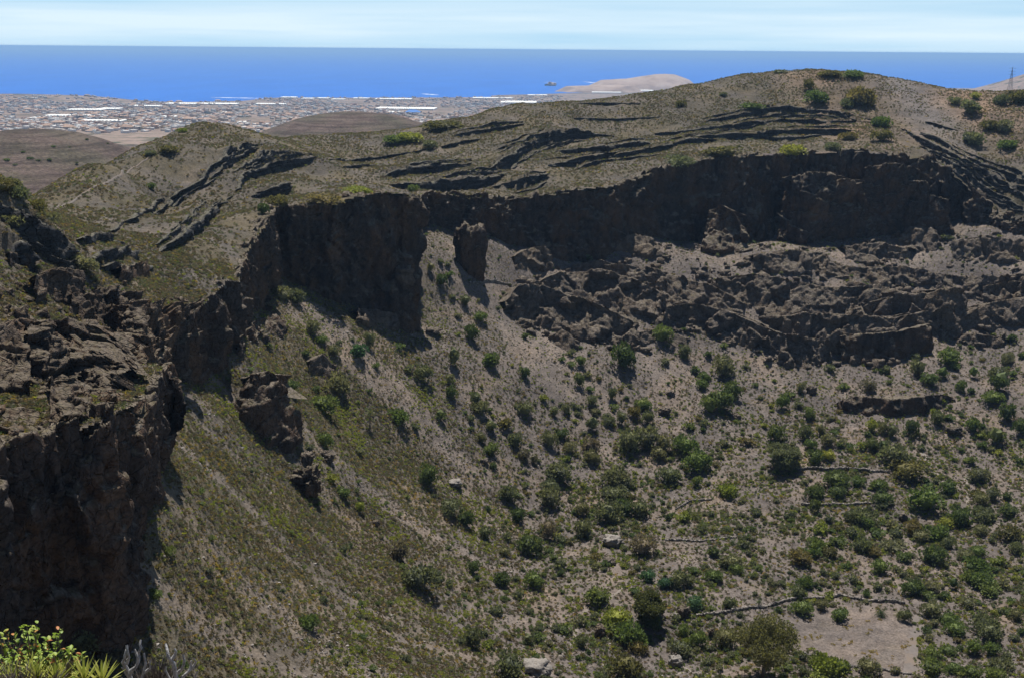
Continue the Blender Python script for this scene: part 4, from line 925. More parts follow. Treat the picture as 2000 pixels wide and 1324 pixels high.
MARKS = [(920,480,'the free-standing rock pillar'),(1195,1058,'the flat overhanging boulder'),(1560,1178,'the long field wall'),(1660,1250,'the bare field'),(1490,1265,'the wide-crowned tree'),(1745,790,'the low dark cliff'),(1650,918,'the upper terrace wall'),
 (1635,985,'the lower terrace wall'),(720,815,'the tall thin palm'),(600,945,'the hollow cave rock'),(530,810,'the left slope crag'),(680,500,'the big rock buttress'),(1250,660,'the rocky band end, left'),(1560,690,'the foot of the rocky band'),(1900,690,'the rocky band end, right'),
 (1370,1010,'the small palm group'),(1120,1240,'the pale foot path'),(250,1000,'the near dark cliff'),(1990,830,'the right photo edge'),(1990,1100,'the lower right edge'),(1100,1310,'the bottom photo edge'),(1850,1310,'the bottom right corner'),(1600,150,'the rim summit'),(1900,230,'the right rim flank'),
 (420,245,'the pointed rim hill'),(60,420,'the left rim knob'),(1400,310,'the back cliff edge'),(800,280,'the rim saddle'),(1330,850,'the mid-slope scree'),(1000,800,'the middle gully'),(1900,560,'the rubble slope at right'),(1800,1050,'the trackside thicket'),(880,1080,'the grassy left slope')]
def where(px, py):
    best = min(MARKS, key=lambda m: (m[0]-px)**2+(1.3*(m[1]-py))**2); dx, dy = px-best[0], py-best[1]
    v = 'below' if dy > 0 else 'above'; h = 'right of' if dx > 0 else 'left of'
    if abs(dx) > 2.2*abs(dy): return h+' '+best[2]
    if abs(dy) > 2.2*abs(dx): return v+' '+best[2]
    return ('lower ' if dy > 0 else 'upper ')+h+' '+best[2]
ORD = ['leftmost','second from left','third from left','fourth from left','fifth from left','sixth from left','seventh from left','eighth from left','ninth from left','tenth from left']
def plant(lst, group):
    a = np.array([x[:2] for x in lst]); h = ray_hit(a[:, 0], a[:, 1], ('C',), step=1.5); labs = {}; objs = []
    ok = ~np.isnan(h[:, 0]); inn = inside(np.vstack([0.5*(TOP+BASE)[:, :2], CLOSE]), np.nan_to_num(h[:, :2]))
    zz = np.where(inn, surf_z(np.nan_to_num(h[:, :2]), 'L'), surf_z(np.nan_to_num(h[:, :2]), 'U'))
    rr_ = random.Random(3)
    for i, (px, py, w, hh, c) in enumerate(lst):
        if not ok[i]: continue
        p = np.array([h[i, 0], h[i, 1], zz[i]]); rng = np.linalg.norm(p-np.array([0, 0, CAM_Z])); wd = w/F_PX*rng; ht = hh/F_PX*rng*.95
        asp = hh/w; fam, fh, form = (TALL, 1.9, 'upright') if asp > 1.3 else ((LOWB, .78, 'spreading') if asp < .62 else (BUSH, 1.25, 'rounded'))
        o = bpy.data.objects.new('shrub', fam[rr_.randrange(len(fam))]); COL.objects.link(o)
        o.location = p - np.array([0, 0, .12*wd*.1+.15]); o.rotation_euler = (rr_.uniform(-.08,.08), rr_.uniform(-.08,.08), rr_.uniform(0, 6.28))
        sx = wd/2/.98; o.scale = (sx*rr_.uniform(.9, 1.1), sx, max(ht/fh, sx*.45))
        o.material_slots[0].link = 'OBJECT'; o.material_slots[0].material = M_LEAF[c]
        size = 'large' if w > 42 else ('small' if w < 24 else 'midsize')
        lab = f'{size} {form} {LK[c]} shrub {where(px, py)}'
        labs.setdefault(lab, []).append((px, o)); o['category'] = 'shrub'; o['group'] = group; objs.append(o)
    for lab, l in labs.items():
        l.sort(key=lambda q: q[0])
        for j, (px, o) in enumerate(l):
            o['label'] = lab if len(l) == 1 else (f'{lab}, {ORD[j]}' if len(l) < 11 else lab)
    return objs
SHRUBS.sort(key=lambda q: -q[2]*q[3]); REST = SHRUBS[236:]; SHRUBS = SHRUBS[:236]
plant(SHRUBS, 'shrubs inside the crater'); plant([(a, b, w, h*.85, (6 if (i % 2 and c == 2) else (1 if c == 2 and i % 3 == 0 else c))) for i, (a, b, w, h, c) in enumerate(RIMSHRUBS)], 'shrubs on the crater rim')

# ------------------------------------------------------------------ trees and palms
def tube(path, radii, sides=7):
    path = np.array(path, float); V, Fc = [], []
    for i, p in enumerate(path):
        t = path[min(i+1, len(path)-1)]-path[max(i-1, 0)]; t /= np.linalg.norm(t)+1e-9
        a = np.cross(t, [0.3, .9, .1]); a /= np.linalg.norm(a)+1e-9; b = np.cross(t, a)
        for s in range(sides): an = 2*math.pi*s/sides; V.append(p+radii[i]*(math.cos(an)*a+math.sin(an)*b))
    for i in range(len(path)-1):
        for s in range(sides): Fc.append((i*sides+s, i*sides+(s+1) % sides, (i+1)*sides+(s+1) % sides, (i+1)*sides+s))
    return np.array(V), np.array(Fc)
def join(parts):
    V, Fc, b = [], [], 0
    for v, f in parts: V.append(v); Fc.append(np.asarray(f)+b); b += len(v)
    return np.vstack(V), np.vstack(Fc)
def spot(px, py, kind='L'):
    h = ray_hit(np.array([px], float), np.array([py], float), ('C',), step=1.0)[0]; z = surf_z(h[None, :2], kind)[0]
    p = np.array([h[0], h[1], z]); return p, np.linalg.norm(p-np.array([0, 0, CAM_Z]))/F_PX
def big_tree(px, py, wpx, hpx, mat, label, seed):
    p, m = spot(px, py); W2, Ht = wpx*m/2, hpx*m; r_ = np.random.default_rng(seed)
    root = empty('spreading_tree', p); tag(root, label, 'tree'); parts = [tube([(0,0,-.5),(.1,0,Ht*.18),(.2,.1,Ht*.34)], [.75,.6,.5])]; ends = []
    for i in range(11):
        a = 2*math.pi*i/11+r_.uniform(-.2, .2); e = np.array([math.cos(a)*W2*r_.uniform(.35,.75), math.sin(a)*W2*r_.uniform(.35,.75), Ht*r_.uniform(.55,.86)])
        parts.append(tube([(.1,.1,Ht*.25), e*.5+np.array([0,0,Ht*.12]), e], [.34,.22,.09], 6)); ends.append(e)
        for j in range(2):
            e2 = e+np.array([r_.uniform(-1,1)*W2*.3, r_.uniform(-1,1)*W2*.3, r_.uniform(-.05,.15)*Ht]); parts.append(tube([e*.7+np.array([0,0,Ht*.06]), e2], [.13,.05], 5)); ends.append(e2)
    v, f = join(parts); mesh_obj('trunk', v, f, M_BARK, parent=root)
    C, N_ = [], []
    for e in ends:
        k_ = 330; u = r_.normal(size=(k_, 3)); u /= np.linalg.norm(u, axis=1)[:, None]; C.append(e+u*r_.uniform(.45, 1.05, (k_, 1))*np.array([W2*.3, W2*.3, Ht*.14])); N_.append(u)
    v, f = leaf_quads(np.vstack(C), np.vstack(N_), .5, r_); mesh_obj('crown', v, f, mat, smooth=False, parent=root)
M_TREE = leaf_mat('foliage_dark_olive', (.092,.096,.042))
big_tree(1490, 1322, 118, 100, M_TREE, 'wide-crowned brown-green tree with dark trunk at left of bare field', 1)
big_tree(1268, 1222, 62, 58, M_TREE, 'medium olive-brown tree shading two stones above the foot path', 2)
big_tree(1533, 915, 62, 40, M_LEAF[1], 'grey-green spreading tree above left end of the upper terrace wall', 3)
def palm_geo(h, crown, n, seed):
    r_ = np.random.default_rng(seed); tp = tube([(0,0,-.5),(.05*h,.02*h,h*.5),(.06*h,.0,h)], [.34,.27,.3]); top = np.array([.06*h, 0, h]); V, Fc = [], []
    for i in range(n):
        a = i*2.399; el = 1.15-1.75*(i/n)+r_.uniform(-.1,.1); L_ = crown*r_.uniform(.85, 1.1); pts = []; d = np.array([math.cos(a)*math.cos(el), math.sin(a)*math.cos(el), math.sin(el)]); q = top.copy()
        for s in range(6): pts.append(q.copy()); q = q+d*L_/5; d = d+np.array([0, 0, -.22]); d /= np.linalg.norm(d)
        side = np.array([-math.sin(a), math.cos(a), 0])
        for s in range(5):
            for sg in (-1, 1):
                for t in (.0, .5):
                    o_ = pts[s]*(1-t)+pts[s+1]*t; e = o_+sg*side*L_*.2*(1-.12*s)+(pts[s+1]-pts[s])*.9+np.array([0, 0, -.05*L_]); w_ = (pts[s+1]-pts[s])*.22
                    b = len(V); V += [o_-w_*.3, o_+w_, e+w_*.2, e]; Fc.append((b, b+1, b+2, b+3))
    return tp, (np.array(V), np.array(Fc))
M_FROND = leaf_mat('palm_frond', (.085,.095,.03)); M_FROND2 = leaf_mat('dark_palm_frond', (.04,.06,.022))
def palm(px, py, hpx, cpx, label, seed, mat=None):
    p, m = spot(px, py); root = empty('palm_tree', p, seed*.7); tag(root, label, 'palm tree', 'palms in the crater')
    tp, cr_ = palm_geo(hpx*m, cpx*m/2, 34 if cpx > 15 else 22, seed); mesh_obj('trunk', *tp, M_BARK, parent=root); mesh_obj('crown', *cr_, mat or M_FROND, smooth=False, parent=root)
palm(722,838,32,26,'tall thin palm standing alone on the grassy left slope',1)
palm(1356,1012,4,36,'yellow-green bushy palm, largest of the small palm group',2); palm(1370,1034,3,28,'low palm with drooping fronds below the bushy palm',3); palm(1392,1036,3,24,'low palm right of the drooping palm in the palm group',4)
palm(1420,1040,4,22,'small dark palm at right of the palm group',5,M_FROND2); palm(1430,1062,3,24,'low dark palm just below the palm group',6,M_FROND2); palm(1158,1080,3,22,'bright low palm left of the flat overhanging boulder',7)
palm(1720,1206,5,30,'dark palm in front of the right part of the field wall',8,M_FROND2); palm(1755,1206,4,24,'smaller palm right of the dark palm by the field wall',9); palm(1816,1240,7,20,'slender palm beside the bare track at right',10,M_FROND2); palm(1482,1186,10,16,'thin palm at left part of the field wall',11,M_FROND2)

# ------------------------------------------------------------------ dry-stone walls, paths, field
def drape(pts, step, kind='L'):
    a, _ = resample(np.array(pts, float), 3.0); h = ray_hit(a[:, 0], a[:, 1], ('C',), step=1.0); h = h[~np.isnan(h[:, 0])]
    h[1:-1] = .25*h[:-2]+.5*h[1:-1]+.25*h[2:]; r_, _ = resample(h[:, :2], step); return np.column_stack([r_, surf_z(r_, kind)])
k = NM('dry_wall_stone', .92, .2); ri = k.n('ShaderNodeNewGeometry').outputs['Random Per Island']
k.color(k.ramp(ri, [(0, (.065,.058,.055)), (.5, (.14,.125,.112)), (1, (.28,.25,.22))])); M_WALL = k.m
def stone_wall(pts, H, label, seed):
    l = drape(pts, .55); r_ = np.random.default_rng(seed); V, Fc = [], []
    cube = np.array([(x, y, z) for x in (-1, 1) for y in (-1, 1) for z in (-1, 1)], float); cf = np.array([(0,1,3,2),(4,6,7,5),(0,4,5,1),(2,3,7,6),(0,2,6,4),(1,5,7,3)])
    hh = H*.55*(.75+.6*fbm(np.column_stack([l[:, :2]*.12, l[:, 0]*0]), 2))
    for i in range(len(l)-1):
        d = l[i+1, :2]-l[i, :2]; an = math.atan2(d[1], d[0]); ca, sa = math.cos(an), math.sin(an); z = -.3
        while z < hh[i]:
            s = np.array([r_.uniform(.26,.4), r_.uniform(.3,.5), r_.uniform(.18,.3)]); v = cube*s*(1+r_.uniform(-.22,.22,(8,3)))
            x, y = v[:, 0]*ca-v[:, 1]*sa, v[:, 0]*sa+v[:, 1]*ca; b = len(V)*8
            V.append(np.column_stack([x+l[i, 0]+r_.uniform(-.12,.12), y+l[i, 1]+r_.uniform(-.15,.15), v[:, 2]+l[i, 2]+z+s[2]])); Fc.append(cf+b); z += s[2]*1.75
    return tag(mesh_obj('stone_wall', np.vstack(V), np.vstack(Fc), M_WALL, smooth=False), label, 'wall')
stone_wall([(1362,1204),(1420,1197),(1500,1187),(1515,1180),(1560,1172),(1640,1164),(1665,1168),(1700,1173),(1768,1181)],1.9,'long dark dry-stone wall along the upper side of the bare field',1)
stone_wall([(1552,922),(1600,919),(1660,918),(1735,923)],2.4,'dark dry-stone terrace wall, upper of the two behind the floor shrubs',2)
stone_wall([(1566,988),(1610,990),(1650,988),(1702,983)],2.2,'dark dry-stone terrace wall, lower of the two behind the floor shrubs',3)
stone_wall([(1320,996),(1345,983),(1390,977)],1.6,'short curved dry-stone wall above the small palm group',4)
stone_wall([(1570,1280),(1640,1296),(1680,1305),(1780,1320)],1.0,'low stone edging along the lower side of the bare field',5)
stone_wall([(1300,1056),(1370,1056),(1440,1050)],1.0,'low broken stone line under the small palm group',6)
stone_wall([(918,556),(945,554),(975,553),(1000,556)],2.2,'low pale stone ledge wall below the rock pillar',7)
k = NM('trodden_earth', .95, .1); k.color(k.ramp(k.noise(.6, 5, .7), [(.3, (.17,.145,.125)), (.6, (.23,.198,.17))])); M_PATH = k.m
k = NM('field_soil', .95, .1); k.color(k.mix(k.ramp(k.noise(.12, 5, .6), [(.5, 0), (.62, 1)]), k.ramp(k.noise(.7, 5, .7), [(.3, (.125,.108,.098)), (.6, (.165,.143,.128))]), (.17,.135,.108))); M_FIELD = k.m
def strip(name, pts, w, mat, lift=.10):
    l = drape(pts, 1.2); t = np.gradient(l[:, :2], axis=0); n = np.stack([-t[:, 1], t[:, 0]], 1); n /= np.linalg.norm(n, axis=1)[:, None]+1e-9; rows = []
    ww = w*(1+.35*fbm(np.column_stack([l[:, :2]*.15, l[:, 0]*0]), 2))
    for s in np.linspace(-.5, .5, 5): q = l[:, :2]+n*(s*ww)[:, None]; rows.append(np.column_stack([q, surf_z(q, 'L')+lift-.1*(abs(s) > .4)]))
    return struct(mesh_obj(name, np.vstack(rows), grid_faces(5, len(l)), mat))
strip('foot_path', [(1092,1286),(1118,1258),(1128,1225),(1142,1195),(1170,1180),(1205,1160),(1235,1140)], 1.4, M_PATH)
strip('garden_path', [(1300,1324),(1330,1316),(1375,1315),(1400,1322)], .9, M_PATH); strip('garden_path', [(1330,1300),(1352,1316)], .8, M_PATH)
strip('dirt_track', [(1775,1324),(1783,1280),(1790,1240),(1800,1205),(1830,1170)], 5.5, M_FIELD); strip('dirt_track', [(1893,1010),(1890,960),(1885,930)], 2.0, M_PATH); strip('dirt_track', [(1800,880),(1830,930),(1860,960)], 4.0, M_PATH)
FIELD = [(1520,1205),(1600,1192),(1660,1190),(1770,1200),(1800,1225),(1785,1324),(1660,1300),(1560,1270),(1545,1235)]

# ------------------------------------------------------------------ low scrub, dry grass and stones nobody could count
PROTO = bpy.data.collections.new('scrub_kinds')
def proto(name, v, f, cv, tri, mat):
    o = bpy.data.objects.new(name, two_part_mesh(name, v, f, cv, tri, mat)); PROTO.objects.link(o); return o
M_LEAF.append(leaf_mat('foliage_dry_brown', (.116,.095,.07)))
SC_COL = [8, 3, 1, 5, 2, 7, 8, 1, 0, 2]
for i, c in enumerate(SC_COL):
    v, f, cv, tri = bush_geo(70+i, 46, .85, 4, .34, open_=1)
    proto('low_scrub_%02d' % i, v, f, None, None, M_LEAF[c])
for i, c in enumerate([2, 1, 0, 3, 6]):        # fuller small bushes
    v, f, cv, tri = bush_geo(90+i, 150, 1.15, 6, .24); proto('small_bush_%02d' % i, v, f, cv, tri, M_LEAF[c])
STONES = bpy.data.collections.new('stone_kinds')
k = NM('loose_stone', .92, .2); r = k.n('ShaderNodeObjectInfo').outputs['Random']; k.color(k.ramp(r, [(0, (.08,.072,.068)), (.6, (.19,.17,.155)), (1, (.34,.31,.28))])); M_STONE = k.m
for i in range(4):
    v, f = boulder_mesh('loose_stone', 1, .85, .6, 40+i, 3.0, 1, .2); o = bpy.data.objects.new('loose_stone_%02d' % i, two_part_mesh('loose_stone', v, [tuple(x) for x in f], None, None, M_STONE)); STONES.objects.link(o)
def scatter(name, pts, pick, scl, coll, label, cat):
    me = bpy.data.meshes.new(name); me.vertices.add(len(pts)); me.vertices.foreach_set('co', np.asarray(pts, np.float32).ravel())
    for n_, ty, val in (('pick', 'INT', pick), ('scl', 'FLOAT', scl), ('rz', 'FLOAT', np.random.default_rng(1).uniform(0, 6.28, len(pts)))):
        a = me.attributes.new(n_, ty, 'POINT'); a.data.foreach_set('value', np.asarray(val, np.int32 if ty == 'INT' else np.float32))
    o = bpy.data.objects.new(name, me); COL.objects.link(o); o['kind'] = 'stuff'; o['label'] = label; o['category'] = cat
    g = bpy.data.node_groups.new(name+'_spread', 'GeometryNodeTree')
    g.interface.new_socket('Geometry', in_out='INPUT', socket_type='NodeSocketGeometry'); g.interface.new_socket('Geometry', in_out='OUTPUT', socket_type='NodeSocketGeometry')
    N_ = g.nodes; gi = N_.new('NodeGroupInput'); go = N_.new('NodeGroupOutput'); ip = N_.new('GeometryNodeInstanceOnPoints'); ci = N_.new('GeometryNodeCollectionInfo')
    ci.inputs['Collection'].default_value = coll; ci.inputs['Separate Children'].default_value = True; ci.inputs['Reset Children'].default_value = True
    def at(n_, ty): a = N_.new('GeometryNodeInputNamedAttribute'); a.data_type = ty; a.inputs['Name'].default_value = n_; return a.outputs['Attribute']
    cx = N_.new('ShaderNodeCombineXYZ'); L_ = g.links; L_.new(at('rz', 'FLOAT'), cx.inputs[2])
    L_.new(gi.outputs[0], ip.inputs['Points']); L_.new(ci.outputs[0], ip.inputs['Instance']); ip.inputs['Pick Instance'].default_value = True
    L_.new(at('pick', 'INT'), ip.inputs['Instance Index']); L_.new(cx.outputs[0], ip.inputs['Rotation']); L_.new(at('scl', 'FLOAT'), ip.inputs['Scale']); L_.new(ip.outputs[0], go.inputs[0])
    md = o.modifiers.new('spread', 'NODES'); md.node_group = g; return o
rn = np.random.default_rng(21)
def sprinkle(n, kind, dens, box=None):
    if box: xy = np.column_stack([rn.uniform(box[0], box[1], n), rn.uniform(box[2], box[3], n)])
    elif kind == 'L': xy = np.column_stack([rn.uniform(-170, 500, n), rn.uniform(190, 800, n)])
    else: xy = np.column_stack([rn.uniform(-460, 640, n), rn.uniform(190, 1075, n)])
    ok = inside(POLY_L, xy) if kind == 'L' else ~inside(POLY_U, xy)
    xy = xy[ok]; xy = xy[np.abs(xy[:, 0]) < .64*xy[:, 1]+8]
    z = surf_z(xy, kind); p = np.column_stack([xy, z]); pr = project(p)
    pr_ok = (pr[:, 0] > -200) & (pr[:, 0] < 2300) & (pr[:, 1] < 1360) & (pr[:, 1] > 90); p, pr = p[pr_ok], pr[pr_ok]
    ok = rn.random(len(p)) < dens(p, pr); return p[ok], pr[ok]
fpoly = np.array(FIELD, float)
_inside = inside
def inside_field(pr): return _inside(fpoly, pr+16*np.column_stack([fbm(np.column_stack([pr*.03, pr[:, 0]*0]), 3), fbm(np.column_stack([pr*.03+40, pr[:, 0]*0]), 3)]))
def q2(p): return np.column_stack([p[:, :2], np.zeros(len(p))])
def d_left(p, pr):
    n1 = fbm(q2(p)*.012, 3); g = sstep(1130, 620, pr[:, 0]+90*n1-.12*(pr[:, 1]-900))
    return np.clip((.22+.9*g)*(.8+.5*fbm(q2(p)*.06, 2))*(1-.7*chutes(p)), 0, 1)*~inside_field(pr)
P1, R1 = sprinkle(800000, 'L', lambda p, pr: .85*d_left(p, pr))
pk1 = rn.choice([0, 6, 3, 1, 2, 7, 5, 9], len(P1), p=[.24, .2, .16, .12, .1, .1, .05, .03]); pat = fbm(q2(P1)*.035+70, 2)
pk1 = np.where((pat > .35) & (rn.random(len(P1)) < .55), 1, pk1); pk1 = np.where((pat < -.35) & (rn.random(len(P1)) < .6), rn.choice([3, 5, 2], len(P1)), pk1)
s1 = rn.uniform(.3, .75, len(P1))*np.clip(R1[:, 1]/700, .75, 1.1)
# fuller bushes of the floor and talus
def d_floor(p, pr):
    c = sstep(-.25, .45, fbm(q2(p)*.03+12, 3)); up = sstep(700, 930, pr[:, 1])
    return (.02+.2*up*c*sstep(850, 1250, pr[:, 0]+.3*(pr[:, 1]-900)) + .02*c*up)*~inside_field(pr)*sstep(420, 500, pr[:, 1])
P2, R2 = sprinkle(360000, 'L', d_floor)
pk2 = rn.choice([10, 11, 12, 13, 14], len(P2), p=[.22, .44, .06, .18, .1]); s2 = rn.uniform(.42, .9, len(P2))*np.exp(rn.normal(.15, .45, len(P2)))
P7, R7 = sprinkle(210000, 'L', lambda p, pr: .6*sstep(720, 880, pr[:, 1])*sstep(900, 1250, pr[:, 0]+.3*(pr[:, 1]-900))*sstep(-.1, .4, fbm(q2(p)*.045+31, 3))*~inside_field(pr))
P5, R5 = sprinkle(60000, 'L', lambda p, pr: .7*inside_field(pr)*sstep(.0, .35, fbm(q2(p)*.09+3, 2)+.15*((pr[:, 0] > 1640)*(pr[:, 0] < 1720))-.1))
P6, R6 = sprinkle(40000, 'L', lambda p, pr: .5*np.exp(-((pr[:, 0]-1752+.12*(pr[:, 1]-1250))/9)**2)*(pr[:, 1] > 1215))
P9, R9 = sprinkle(90000, 'U', lambda p, pr: np.clip(.6*(.6+.9*fbm(q2(p)*.05+8, 3)), .08, .9), (-190, -60, 180, 440))
pk9 = rn.choice([0, 6, 3, 2, 7, 1, 5, 9], len(P9), p=[.2, .17, .3, .12, .1, .04, .05, .02]); s9 = rn.uniform(.3, .85, len(P9))
P3, R3 = sprinkle(720000, 'U', lambda p, pr: np.clip(.55*(.55+.9*fbm(q2(p)*.03, 3)), .05, .7)*(1-.55*sstep(1680, 1800, pr[:, 0])*sstep(1950, 1850, pr[:, 0])))
pk3 = rn.choice([0, 6, 3, 2, 7, 1, 5], len(P3), p=[.2, .16, .36, .12, .1, .02, .04]); s3 = rn.uniform(.38, 1.0, len(P3))
ra_ = np.array([x[:2] for x in REST]); hr = ray_hit(ra_[:, 0], ra_[:, 1], ('C',), step=1.5); okr = ~np.isnan(hr[:, 0]); hr = hr[okr]; P8 = np.column_stack([hr[:, :2], surf_z(hr[:, :2], 'L')])
pk8 = np.array([{0: 12, 1: 11, 2: 10, 3: 13, 6: 14}.get(x[4], 11) for x in REST])[okr]; s8 = np.array([x[2] for x in REST])[okr]/F_PX*np.linalg.norm(P8-np.array([0, 0, CAM_Z]), axis=1)*.52
pk7 = rn.choice([1, 9, 2, 6, 5, 4], len(P7), p=[.4, .2, .16, .1, .06, .08])
AP = np.vstack([P1, P2, P5, P6, P3, P7, P8, P9]); APK = np.concatenate([pk1, pk2, np.full(len(P5), 5), np.full(len(P6), 5), pk3, pk7, pk8, pk9]); AS = np.concatenate([s1, s2, rn.uniform(.4,.95,len(P5)), rn.uniform(.25,.5,len(P6)), s3, rn.uniform(.4, 1.1, len(P7)), s8, s9])
scatter('low_scrub', AP, APK, AS, PROTO, 'low olive and yellow scrub and dry grass covering slopes, floor and rim', 'scrub')
P4, R4 = sprinkle(260000, 'L', lambda p, pr: np.clip(.05+.5*chutes(p)+.5*sstep(.15, .6, fbm(q2(p)*np.array([.04, .015, 1])+44, 3)), 0, 1)*~inside_field(pr)*.5)
scatter('loose_stones', P4, rn.integers(0, 4, len(P4)), rn.uniform(.12, .5, len(P4))**1.3*1.3, STONES, 'loose grey stones lying on the scree slopes', 'stones')
print('SCATTER', len(P1), len(P2), len(P3), len(P4), len(P5), len(P6), 'shrubs', len(SHRUBS), len(RIMSHRUBS))

# ================================================================== trail on the rim, pylon, shrubs on the outer hill
def strip_u(name, pts, w):
    a, _ = resample(np.array(pts, float), 4.0); h = ray_hit(a[:, 0], a[:, 1]+2, ('U',), step=1.0); h = h[~np.isnan(h[:, 0])]; h[1:-1] = .25*h[:-2]+.5*h[1:-1]+.25*h[2:]
    r_, _ = resample(h[:, :2], 2.0); t = np.gradient(r_, axis=0); n = np.stack([-t[:, 1], t[:, 0]], 1); n /= np.linalg.norm(n, axis=1)[:, None]+1e-9; rows = []
    for s in np.linspace(-.5, .5, 4): q = r_+n*s*w; rows.append(np.column_stack([q, surf_z(q, 'U')+.5-.35*(abs(s) > .4)]))
    return struct(mesh_obj(name, np.vstack(rows), grid_faces(4, len(r_)), M_FIELD))
strip_u('ridge_path', [(105,408),(150,386),(185,370),(215,352),(250,332),(285,310),(300,300)], 1.3)
def pylon(px, ytop, ybase, d):
    b = P(np.array([px]), np.array([ybase]), np.array([d]))[0]; H = (ybase-ytop)/F_PX*d*1.0; root = empty('power_pylon', b); tag(root, 'thin steel lattice pylon standing on the skyline at far right', 'pylon'); bars = []
    leg = lambda sx, sy, t: np.array([sx*(1-t)*H*.09, sy*(1-t)*H*.09, t*H])
    for sx, sy in ((-1,-1),(1,-1),(1,1),(-1,1)):
        v, f = tube([leg(sx, sy, -.2), leg(sx, sy, .5), leg(sx, sy, 1)], [.16,.13,.09], 5); mesh_obj('leg', v, f, M_STEEL, parent=root)
    for k_ in range(8):
        t0, t1 = k_/8, (k_+1)/8
        for a_, c_ in (((-1,-1),(1,-1)),((1,-1),(1,1)),((1,1),(-1,1)),((-1,1),(-1,-1))): bars += [tube([leg(*a_, t0), leg(*c_, t1)], [.07,.07], 4), tube([leg(*c_, t0), leg(*a_, t1)], [.07,.07], 4)]
    v, f = join(bars); mesh_obj('bracing', v, f, M_STEEL, parent=root)
    for t in (.7, .82, .94): v, f = tube([(-H*.16, 0, t*H), (0, 0, t*H+.6), (H*.16, 0, t*H)], [.08,.14,.08], 4); mesh_obj('cross_arm', v, f, M_STEEL, parent=root)
k = NM('galvanised_steel', .5, .4); k.b.inputs['Base Color'].default_value = (.12,.12,.125,1); k.b.inputs['Metallic'].default_value = .6; M_STEEL = k.m
pylon(1972, 134, 181, 1500)
hs = [(58,313,14),(104,289,10),(135,290,8),(170,274,8),(15,315,14),(75,316,10),(97,315,12),(185,326,9),(30,325,10),(210,282,6),(45,300,8),(150,320,8),(20,350,8),(250,300,8)]
for i, (px, py, w) in enumerate(hs):
    D = rays(np.array([px], float), np.array([py], float))[0]; D = D/D[1]
    for y in np.arange(900, 2400, 3.0):
        q = D*y; g = far_z(q[None, :2])[0]
        if q[2]+CAM_Z < g: break
    else: continue
    o = bpy.data.objects.new('shrub', LOWB[i % 3]); COL.objects.link(o); o.location = (q[0], q[1], g-.2); s = w/F_PX*y*.55; o.scale = (s, s, s*.85); o.rotation_euler = (0, 0, i*1.3)
    o.material_slots[0].link = 'OBJECT'; o.material_slots[0].material = M_LEAF[[0, 2, 1][i % 3]]
    tag(o, '%s dark shrub on the reddish outer hill, %s' % ('larger' if w > 9 else 'small', ['near its left edge','upper middle','upper middle right','near the top','at far left','lower left','left of centre','right flank','lower far left','top right flank','left upper part','centre right','bottom far left','right foot'][i]), 'shrub', 'shrubs on the outer hill')

# ================================================================== foreground: the rim edge at the photographer's feet and its plants
ys = np.concatenate([np.linspace(-3, 9, 60), np.geomspace(9.4, 66, 40)]); us = np.linspace(-1, 1, 90); V = []
prof_y = [-3, 0, 3, 6, 7, 8, 12, 20, 40, 66]; prof_z = [439.3, 438.25, 437.2, 436.1, 435.1, 433.6, 429, 421, 402, 381]
for y in ys:
    for u in us: V.append((u*(9+.95*max(y, 0)), y, np.interp(y, prof_y, prof_z)))
V = np.array(V); V[:, 2] += .10*fbm(np.column_stack([V[:, :2]*.9, V[:, 0]*0]), 3)-.06 + np.clip(V[:, 1]-8, 0, 30)*.04*fbm(np.column_stack([V[:, :2]*.08, V[:, 0]*0]), 2)
o = mesh_obj('rim_edge', V, grid_faces(len(ys), len(us)), M_SOIL); set_col(o, np.tile([.15,.125,.10], (len(V), 1))); struct(o)
MM = 0.00325                                        # metres per photo pixel at the plants
def fg(px, d=6.0): p = P(np.array([px], float), np.array([1352.]), np.array([d]))[0]; return p
def plain(name, stops, rough=.6, spec=.3, trans=.0):
    k = NM(name, rough, spec); ri = k.n('ShaderNodeNewGeometry').outputs['Random Per Island']; col = k.ramp(ri, stops); k.color(col)
    if trans:
        tr = k.n('ShaderNodeBsdfTranslucent'); k.l(col, tr.inputs[0]); mx = k.n('ShaderNodeMixShader'); mx.inputs[0].default_value = trans; k.l(k.b.outputs[0], mx.inputs[1]); k.l(tr.outputs[0], mx.inputs[2]); k.l(mx.outputs[0], k.t.nodes['Material Output'].inputs[0])
    return k.m
M_FGLEAF = plain('fleshy_green_leaf', [(0, (.16,.24,.03)), (.5, (.28,.40,.055)), (1, (.45,.50,.10))], .5, .4, .4)
M_FGRED = plain('reddening_leaf', [(0, (.45,.13,.04)), (.5, (.55,.24,.07)), (1, (.5,.36,.1))], .5, .4, .35)
M_BLADE = plain('yellow_green_blade', [(0, (.24,.28,.05)), (.5, (.36,.38,.07)), (1, (.48,.46,.12))], .5, .35, .3)
k = NM('knobbly_stem', .9, .2); k.color(k.ramp(k.noise(60, 4), [(.3, (.12,.095,.07)), (.6, (.24,.20,.155))])); k.bump(k.noise(90, 3), .8, .01); M_STEM = k.m
k = NM('bleached_wood', .85, .2); k.color(k.ramp(k.noise(45, 5, .7), [(.32, (.16,.15,.145)), (.5, (.38,.37,.36)), (.7, (.55,.54,.53))])); k.bump(k.noise(80, 3), .8, .008); M_DEAD = k.m
M_TWIG = plain('dry_grey_twig', [(0, (.08,.065,.055)), (.6, (.17,.14,.12)), (1, (.27,.24,.21))], .9, .15)
